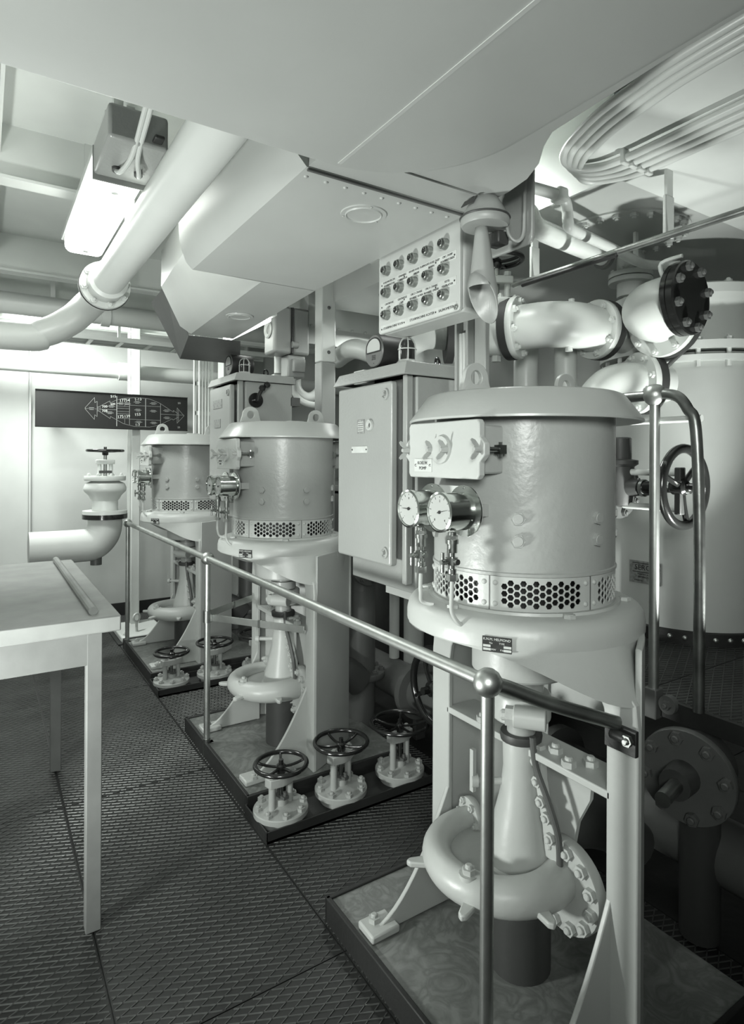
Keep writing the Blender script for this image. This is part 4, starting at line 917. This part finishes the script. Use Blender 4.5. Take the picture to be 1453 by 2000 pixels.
bp = thing('transverse_pipe', 'thick white pipe crossing the aisle high at the far left', 'pipe', (.9, 4.75, 2.536)); MB().cyl((-2.0, 0, 0), (1.5, 0, 0), .072, n=32).build('pipe', 'white_paint', bp); MB().cyl((-.2, 0, 0), (-.14, 0, 0), .086, n=32).build('coupling', 'white_paint', bp)
for x in (-.5, .6): MB().box((x, 0, .17), (.03, .03, .32)).build('hanger', 'white_paint', bp)
wp = thing('wall_pipe', 'white horizontal pipe with a clamped joint in front of the far wall', 'pipe', (1.1, 5.85, 2.286)); MB().cyl((-2.2, 0, 0), (2.4, 0, 0), .066, n=32).build('pipe', 'white_paint', wp); MB().cyl((-.09, 0, 0), (-.0, 0, 0), .08, n=28).build('joint', 'white_paint', wp)
for x in (-1.0, .75): MB().box((x, .22, 0), (.04, .46, .04)).build('bracket', 'white_paint', wp)
ct = thing('cable_tray', 'white cable tray with a bundle of cables crossing high at the far left', 'cable tray', (.6, 5.05, 2.4))
for y in (-.12, .12): MB().box((0, y, 0), (3.0, .02, .035)).build('side_rail', 'white_paint', ct)
for k in range(14): MB().box((-1.4 + .21 * k, 0, -.015), (.03, .24, .008)).build('rung', 'white_paint', ct)
for k in range(7): MB().tube([(-1.5, -.1 + .033 * k, .004), (-.2, -.1 + .033 * k, .006), (1.45, -.1 + .033 * k, .004)], .012, 8).build('cable', 'white_paint' if k % 3 else 'wall_paint', ct)
for x in (-1, 0, .3, 1.2): MB().box((x, .13, .22), (.02, .02, .44)).build('hanger', 'white_paint', ct)
pl_ = thing('pillar', 'slim white steel pillar in front of the far wall by the black board', 'pillar', (1.13, 5.72, 0)); MB().box((0, 0, 1.42), (.07, .07, 2.84)).build('shaft', 'white_paint', pl_, .006); MB().box((-.05, .02, 1.42), (.02, .02, 2.84)).build('conduit', 'white_paint', pl_); MB().box((0, 0, .02), (.14, .14, .03)).build('foot', 'white_paint', pl_)
la = thing('cable_ladder', 'upright white cable ladder with four cables beside the board', 'cable ladder', (1.635, 5.4, 0))
for s in (-1, 1): MB().box((s * .075, 0, 1.35), (.018, .03, 2.6)).build('side_rail', 'white_paint', la)
for k in range(9): MB().box((0, -.005, .35 + .26 * k), (.15, .02, .035)).build('rung', 'white_paint', la)
for k in range(4): MB().cyl((-.04 + .026 * k, -.02, .05), (-.04 + .026 * k, -.02, 2.6), .009, n=8).build('cable', 'white_paint', la)
tr = thing('square_trunk', 'plain white upright square trunk behind the smaller cabinet', 'duct', (1.83, 5.3, 0)); MB().box((0, 0, 1.42), (.15, .15, 2.84)).build('casing', 'white_paint', tr, .008); MB().box((0, 0, 1.0), (.16, .16, .03)).build('joint_band', 'wall_paint', tr)
hp = thing('hatch_plate', 'low white floor plate with an eye bolt beyond the farthest pump', 'hatch', (1.13, 5.55, 0)); MB().box((.0, 0, .03), (.36, .5, .05)).build('plate', 'white_paint', hp, .012); MB().box((.0, 0, .004), (.42, .56, .01)).build('coaming', 'dark_rim', hp)
MB().torus(.032, .009, at((-.04, -.12, .17), (.5, -.85, 0)), 28, 10).build('eye_ring', 'white_paint', hp); MB().cyl((-.04, -.12, .05), (-.04, -.12, .14), .012, n=12).build('eye_shank', 'white_paint', hp)
for x, y in ((-.14, -.2), (.14, -.2), (-.14, .2), (.14, .2)): bolt(hp, (x, y, .055), (0, 0, 1), .02, 'white_paint')

# second deck lamp seen past the duct
f2 = thing('ceiling_lamp', 'narrow bright lamp strip glimpsed under the duct behind the cabinets', 'lamp', (1.44, 3.85, 2.355)); MB().box((0, 0, 0), (.05, .75, .03)).build('tube', 'lamp_glass', f2, .008); MB().box((0, 0, .035), (.08, .85, .04)).build('housing', 'white_paint', f2); MB().box((0, 0, .24), (.03, .03, .4)).build('hanger', 'white_paint', f2)

# ------------------------------------------------------------------ workbench at the left
wb = thing('workbench', 'pale wooden workbench corner with a batten and square leg at the left', 'bench', (.0, 2.75, 0))
MB().box((-.03, 0, .975), (.81, 1.3, .05)).build('bench_top', 'wood', wb, .004)
MB().tube([(.30, -.6, 1.012), (.30, .6, 1.012)], .014, 10).build('batten', 'wood', wb)
for x, y in ((.30, -.61), (.30, .58), (-.38, -.61), (-.38, .58)): MB().box((x, y, .475), (.046, .046, .95)).build('leg', 'wood_dark', wb, .003)
MB().box((-.04, -.62, .9), (.64, .025, .1)).build('apron', 'wood_dark', wb)

# ------------------------------------------------------------------ middle background
co = thing('column', 'upright column, white above and grey below, behind the middle pump', 'column', (1.82, 3.45, 0))
MB().box((0, 0, 1.06), (.1, .1, 2.12)).build('lower_casing', 'cab_paint', co, .008); MB().box((0, 0, 2.485), (.1, .1, .73)).build('upper_casing', 'white_paint', co, .008)
for z in (2.18, 2.46): bolt(co, (0, -.05, z), (0, -1, 0), .012, 'mid_paint', 'rivet')
sp = thing('alarm_box', 'grey cast alarm box with a round front opening on a conduit', 'box', (1.7, 3.78, 2.19))
MB().box((-.06, 0, .165), (.13, .17, .31)).build('front_half', 'horn_paint', sp, .018); MB().box((.075, 0, .165), (.12, .17, .31)).build('rear_half', 'horn_paint', sp, .018); MB().box((.008, 0, .165), (.012, .18, .3)).build('joint', 'dull_paint', sp)
MB().lathe([(.03, -.004), (.052, -.004), (.058, .006), (.05, .014), (.04, .01), (.03, .002)], 32, T(-.125, 0, .17) @ FACE_NX).build('sound_ring', 'plate_light', sp)
MB().cyl((.0, -.095, .07), (.04, -.095, .07), .022, n=16).build('hinge', 'horn_paint', sp); MB().box((.05, 0, -.065), (.13, .12, .15)).build('junction_box', 'horn_paint', sp, .012); MB().box((.06, -.07, -.06), (.09, .03, .09)).build('junction_cover', 'horn_paint', sp, .008)
for x in (0, .04): MB().cyl((x, 0, .32), (x, 0, .335), .014, n=12).build('cap', 'dull_paint', sp)
MB().cyl((-.02, .09, -.1), (-.02, .09, .66), .025, n=16).build('mounting_pipe', 'white_paint', sp)
MB().tube(smooth([(.05, 0, -.14), (.05, 0, -.2), (.08, -.02, -.27), (.14, -.05, -.31), (.2, -.1, -.32)], 6), .022, 14).build('conduit', 'white_paint', sp)
MB().box((-.02, .12, -1.145), (.05, .05, 2.08)).build('stand', 'white_paint', sp)
t, b0 = path_pipe('round_bend', 'thick white pipe bend between the column and the nearer cabinet', [(2.05, 3.7, 2.2), (1.97, 3.45, 2.2), (1.93, 3.25, 2.19), (1.96, 3.1, 2.14), (2.06, 3.03, 2.06), (2.17, 3.0, 1.9), (2.19, 2.99, 1.2), (2.19, 2.99, 0)], .062, k=24)
t, b0 = path_pipe('trap_bend', 'pale U-shaped pipe bend hanging left of the white column', [(1.84, 3.93, 2.36), (1.84, 3.93, 2.1), (1.85, 3.92, 1.99), (1.92, 3.89, 1.94), (1.99, 3.86, 1.99), (2.01, 3.85, 2.1), (2.01, 3.85, 2.34)], .038, k=16)
dt = thing('drum_tank', 'large pale horizontal drum under the deck with a bolted lower band', 'tank', (2.2, 3.95, 2.58)); MB().cyl((-.35, 0, 0), (1.2, 0, 0), .2, n=48).build('shell', 'wall_paint', dt); MB().box((.42, -.12, -.2), (1.5, .02, .14)).build('band', 'wall_paint', dt)
for k in range(9): bolt(dt, (-.3 + .11 * k, -.13, -.14), (0, -1, -.4), .016, 'wall_paint')
for x in (-.2, .9): MB().box((x, 0, .22), (.06, .03, .1)).build('hanger', 'wall_paint', dt)
sv = thing('needle_valve', 'small valve with a black handwheel beside the lamp panel, seen past its left edge', 'valve', (2.0, 2.92, 2.1)); MB().lathe([(0, -.06), (.05, -.05), (.06, 0), (.05, .06), (0, .07)], 24).build('body', 'light_paint', sv); MB().cyl((0, 0, .05), (0, 0, .36), .012, n=12).build('stem', 'light_paint', sv); MB().cyl((0, 0, .2), (0, 0, .26), .024, n=12).build('stem_nut', 'light_paint', sv)
handwheel(sv, (0, 0, .36), (0, 0, 1), .1, .0105, 3, dish=.05, hub=.02); MB().cyl((0, 0, -1.74), (0, 0, -.05), .03, n=16).build('pipe', 'wall_paint', sv)
MB().prism([(-.12, 0), (.02, .12), (.04, .12), (.04, -.02), (0, -.08)], .012, T(-.1, -.05, .0) @ FACE_NY).build('bracket', 'cab_paint', sv)
# slotted deck girder
g = MB(); cw, chh = .18, .26
for k in range(9):
    n = 24; I = [(.055 * cos(2 * pi * i / n) * 1.0, .022 * sin(2 * pi * i / n)) for i in range(n)]; O2 = []
    for i in range(n):
        a = 2 * pi * i / n; c_, s_ = cos(a), sin(a); m_ = max(abs(c_) / (cw / 2), abs(s_) / (chh / 2)); O2.append((c_ / m_, s_ / m_))
    g.ringplate(O2, I, .012, T(2.02, 2.15 + cw * k, ZC - .27) @ MX.Rotation(R(90), 4, 'Z'))
g.box((2.02, 2.87, ZC - .13), (.012, 1.6, .26)); gd = g.build('slotted_girder', 'white_paint', cl, ang=0)
# dark machinery behind the pumps, with a casing added to darken the background
en = thing('shade_backdrop', 'plain dark casing added as a shadowy backdrop behind the pumps', 'backdrop', (2.87, 4.3, 0))
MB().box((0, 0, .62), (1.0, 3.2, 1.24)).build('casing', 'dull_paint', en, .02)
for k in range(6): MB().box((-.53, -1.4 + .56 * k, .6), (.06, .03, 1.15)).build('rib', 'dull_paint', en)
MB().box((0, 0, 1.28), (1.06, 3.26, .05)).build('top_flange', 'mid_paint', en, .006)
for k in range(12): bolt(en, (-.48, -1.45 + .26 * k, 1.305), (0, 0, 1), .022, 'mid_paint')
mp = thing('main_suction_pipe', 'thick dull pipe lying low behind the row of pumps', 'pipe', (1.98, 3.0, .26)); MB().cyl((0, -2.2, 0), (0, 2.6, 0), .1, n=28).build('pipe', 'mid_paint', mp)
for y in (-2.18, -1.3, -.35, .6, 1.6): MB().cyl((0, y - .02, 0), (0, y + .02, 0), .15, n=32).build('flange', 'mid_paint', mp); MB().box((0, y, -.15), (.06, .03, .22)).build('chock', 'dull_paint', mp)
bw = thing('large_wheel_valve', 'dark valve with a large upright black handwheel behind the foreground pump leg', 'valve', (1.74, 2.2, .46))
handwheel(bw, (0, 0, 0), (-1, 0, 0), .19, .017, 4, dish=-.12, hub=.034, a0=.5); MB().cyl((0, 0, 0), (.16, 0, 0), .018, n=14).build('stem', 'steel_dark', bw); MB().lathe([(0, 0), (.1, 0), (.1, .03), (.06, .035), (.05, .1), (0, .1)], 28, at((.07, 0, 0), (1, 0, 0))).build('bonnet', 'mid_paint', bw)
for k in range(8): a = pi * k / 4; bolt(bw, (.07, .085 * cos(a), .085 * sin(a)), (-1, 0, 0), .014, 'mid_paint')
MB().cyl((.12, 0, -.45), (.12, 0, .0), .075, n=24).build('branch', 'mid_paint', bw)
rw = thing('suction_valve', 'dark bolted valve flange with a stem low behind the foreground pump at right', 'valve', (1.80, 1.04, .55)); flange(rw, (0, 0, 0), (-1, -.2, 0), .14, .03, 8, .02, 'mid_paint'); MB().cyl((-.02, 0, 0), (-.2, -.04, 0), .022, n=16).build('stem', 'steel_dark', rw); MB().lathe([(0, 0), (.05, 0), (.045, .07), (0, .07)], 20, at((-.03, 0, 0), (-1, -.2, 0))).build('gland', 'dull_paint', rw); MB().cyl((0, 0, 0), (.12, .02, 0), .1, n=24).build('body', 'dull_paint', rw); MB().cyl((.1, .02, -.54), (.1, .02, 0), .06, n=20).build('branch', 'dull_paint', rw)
for y, lb in ((2.3, 'dull flanged pump branch behind the middle tray'), (4.05, 'dull flanged pump branch between the middle and farthest pumps')):
    t = thing('branch_pipe', lb, 'pipe', (1.78, y + .62, 0), group='flanged branches behind the pumps'); MB().cyl((0, 0, 0), (0, 0, .78), .075, n=24).build('pipe', 'mid_paint', t); flange(t, (0, 0, .3), (0, 0, 1), .13, .03, 8, .018, 'mid_paint'); MB().tube(smooth([(0, 0, .74), (0, 0, .85), (-.03, -.04, .93), (-.04, -.12, .95)], 5), .075, 20).build('bend', 'mid_paint', t); flange(t, (-.04, -.13, .95), (0, -1, 0), .12, .025, 8, .016, 'mid_paint')
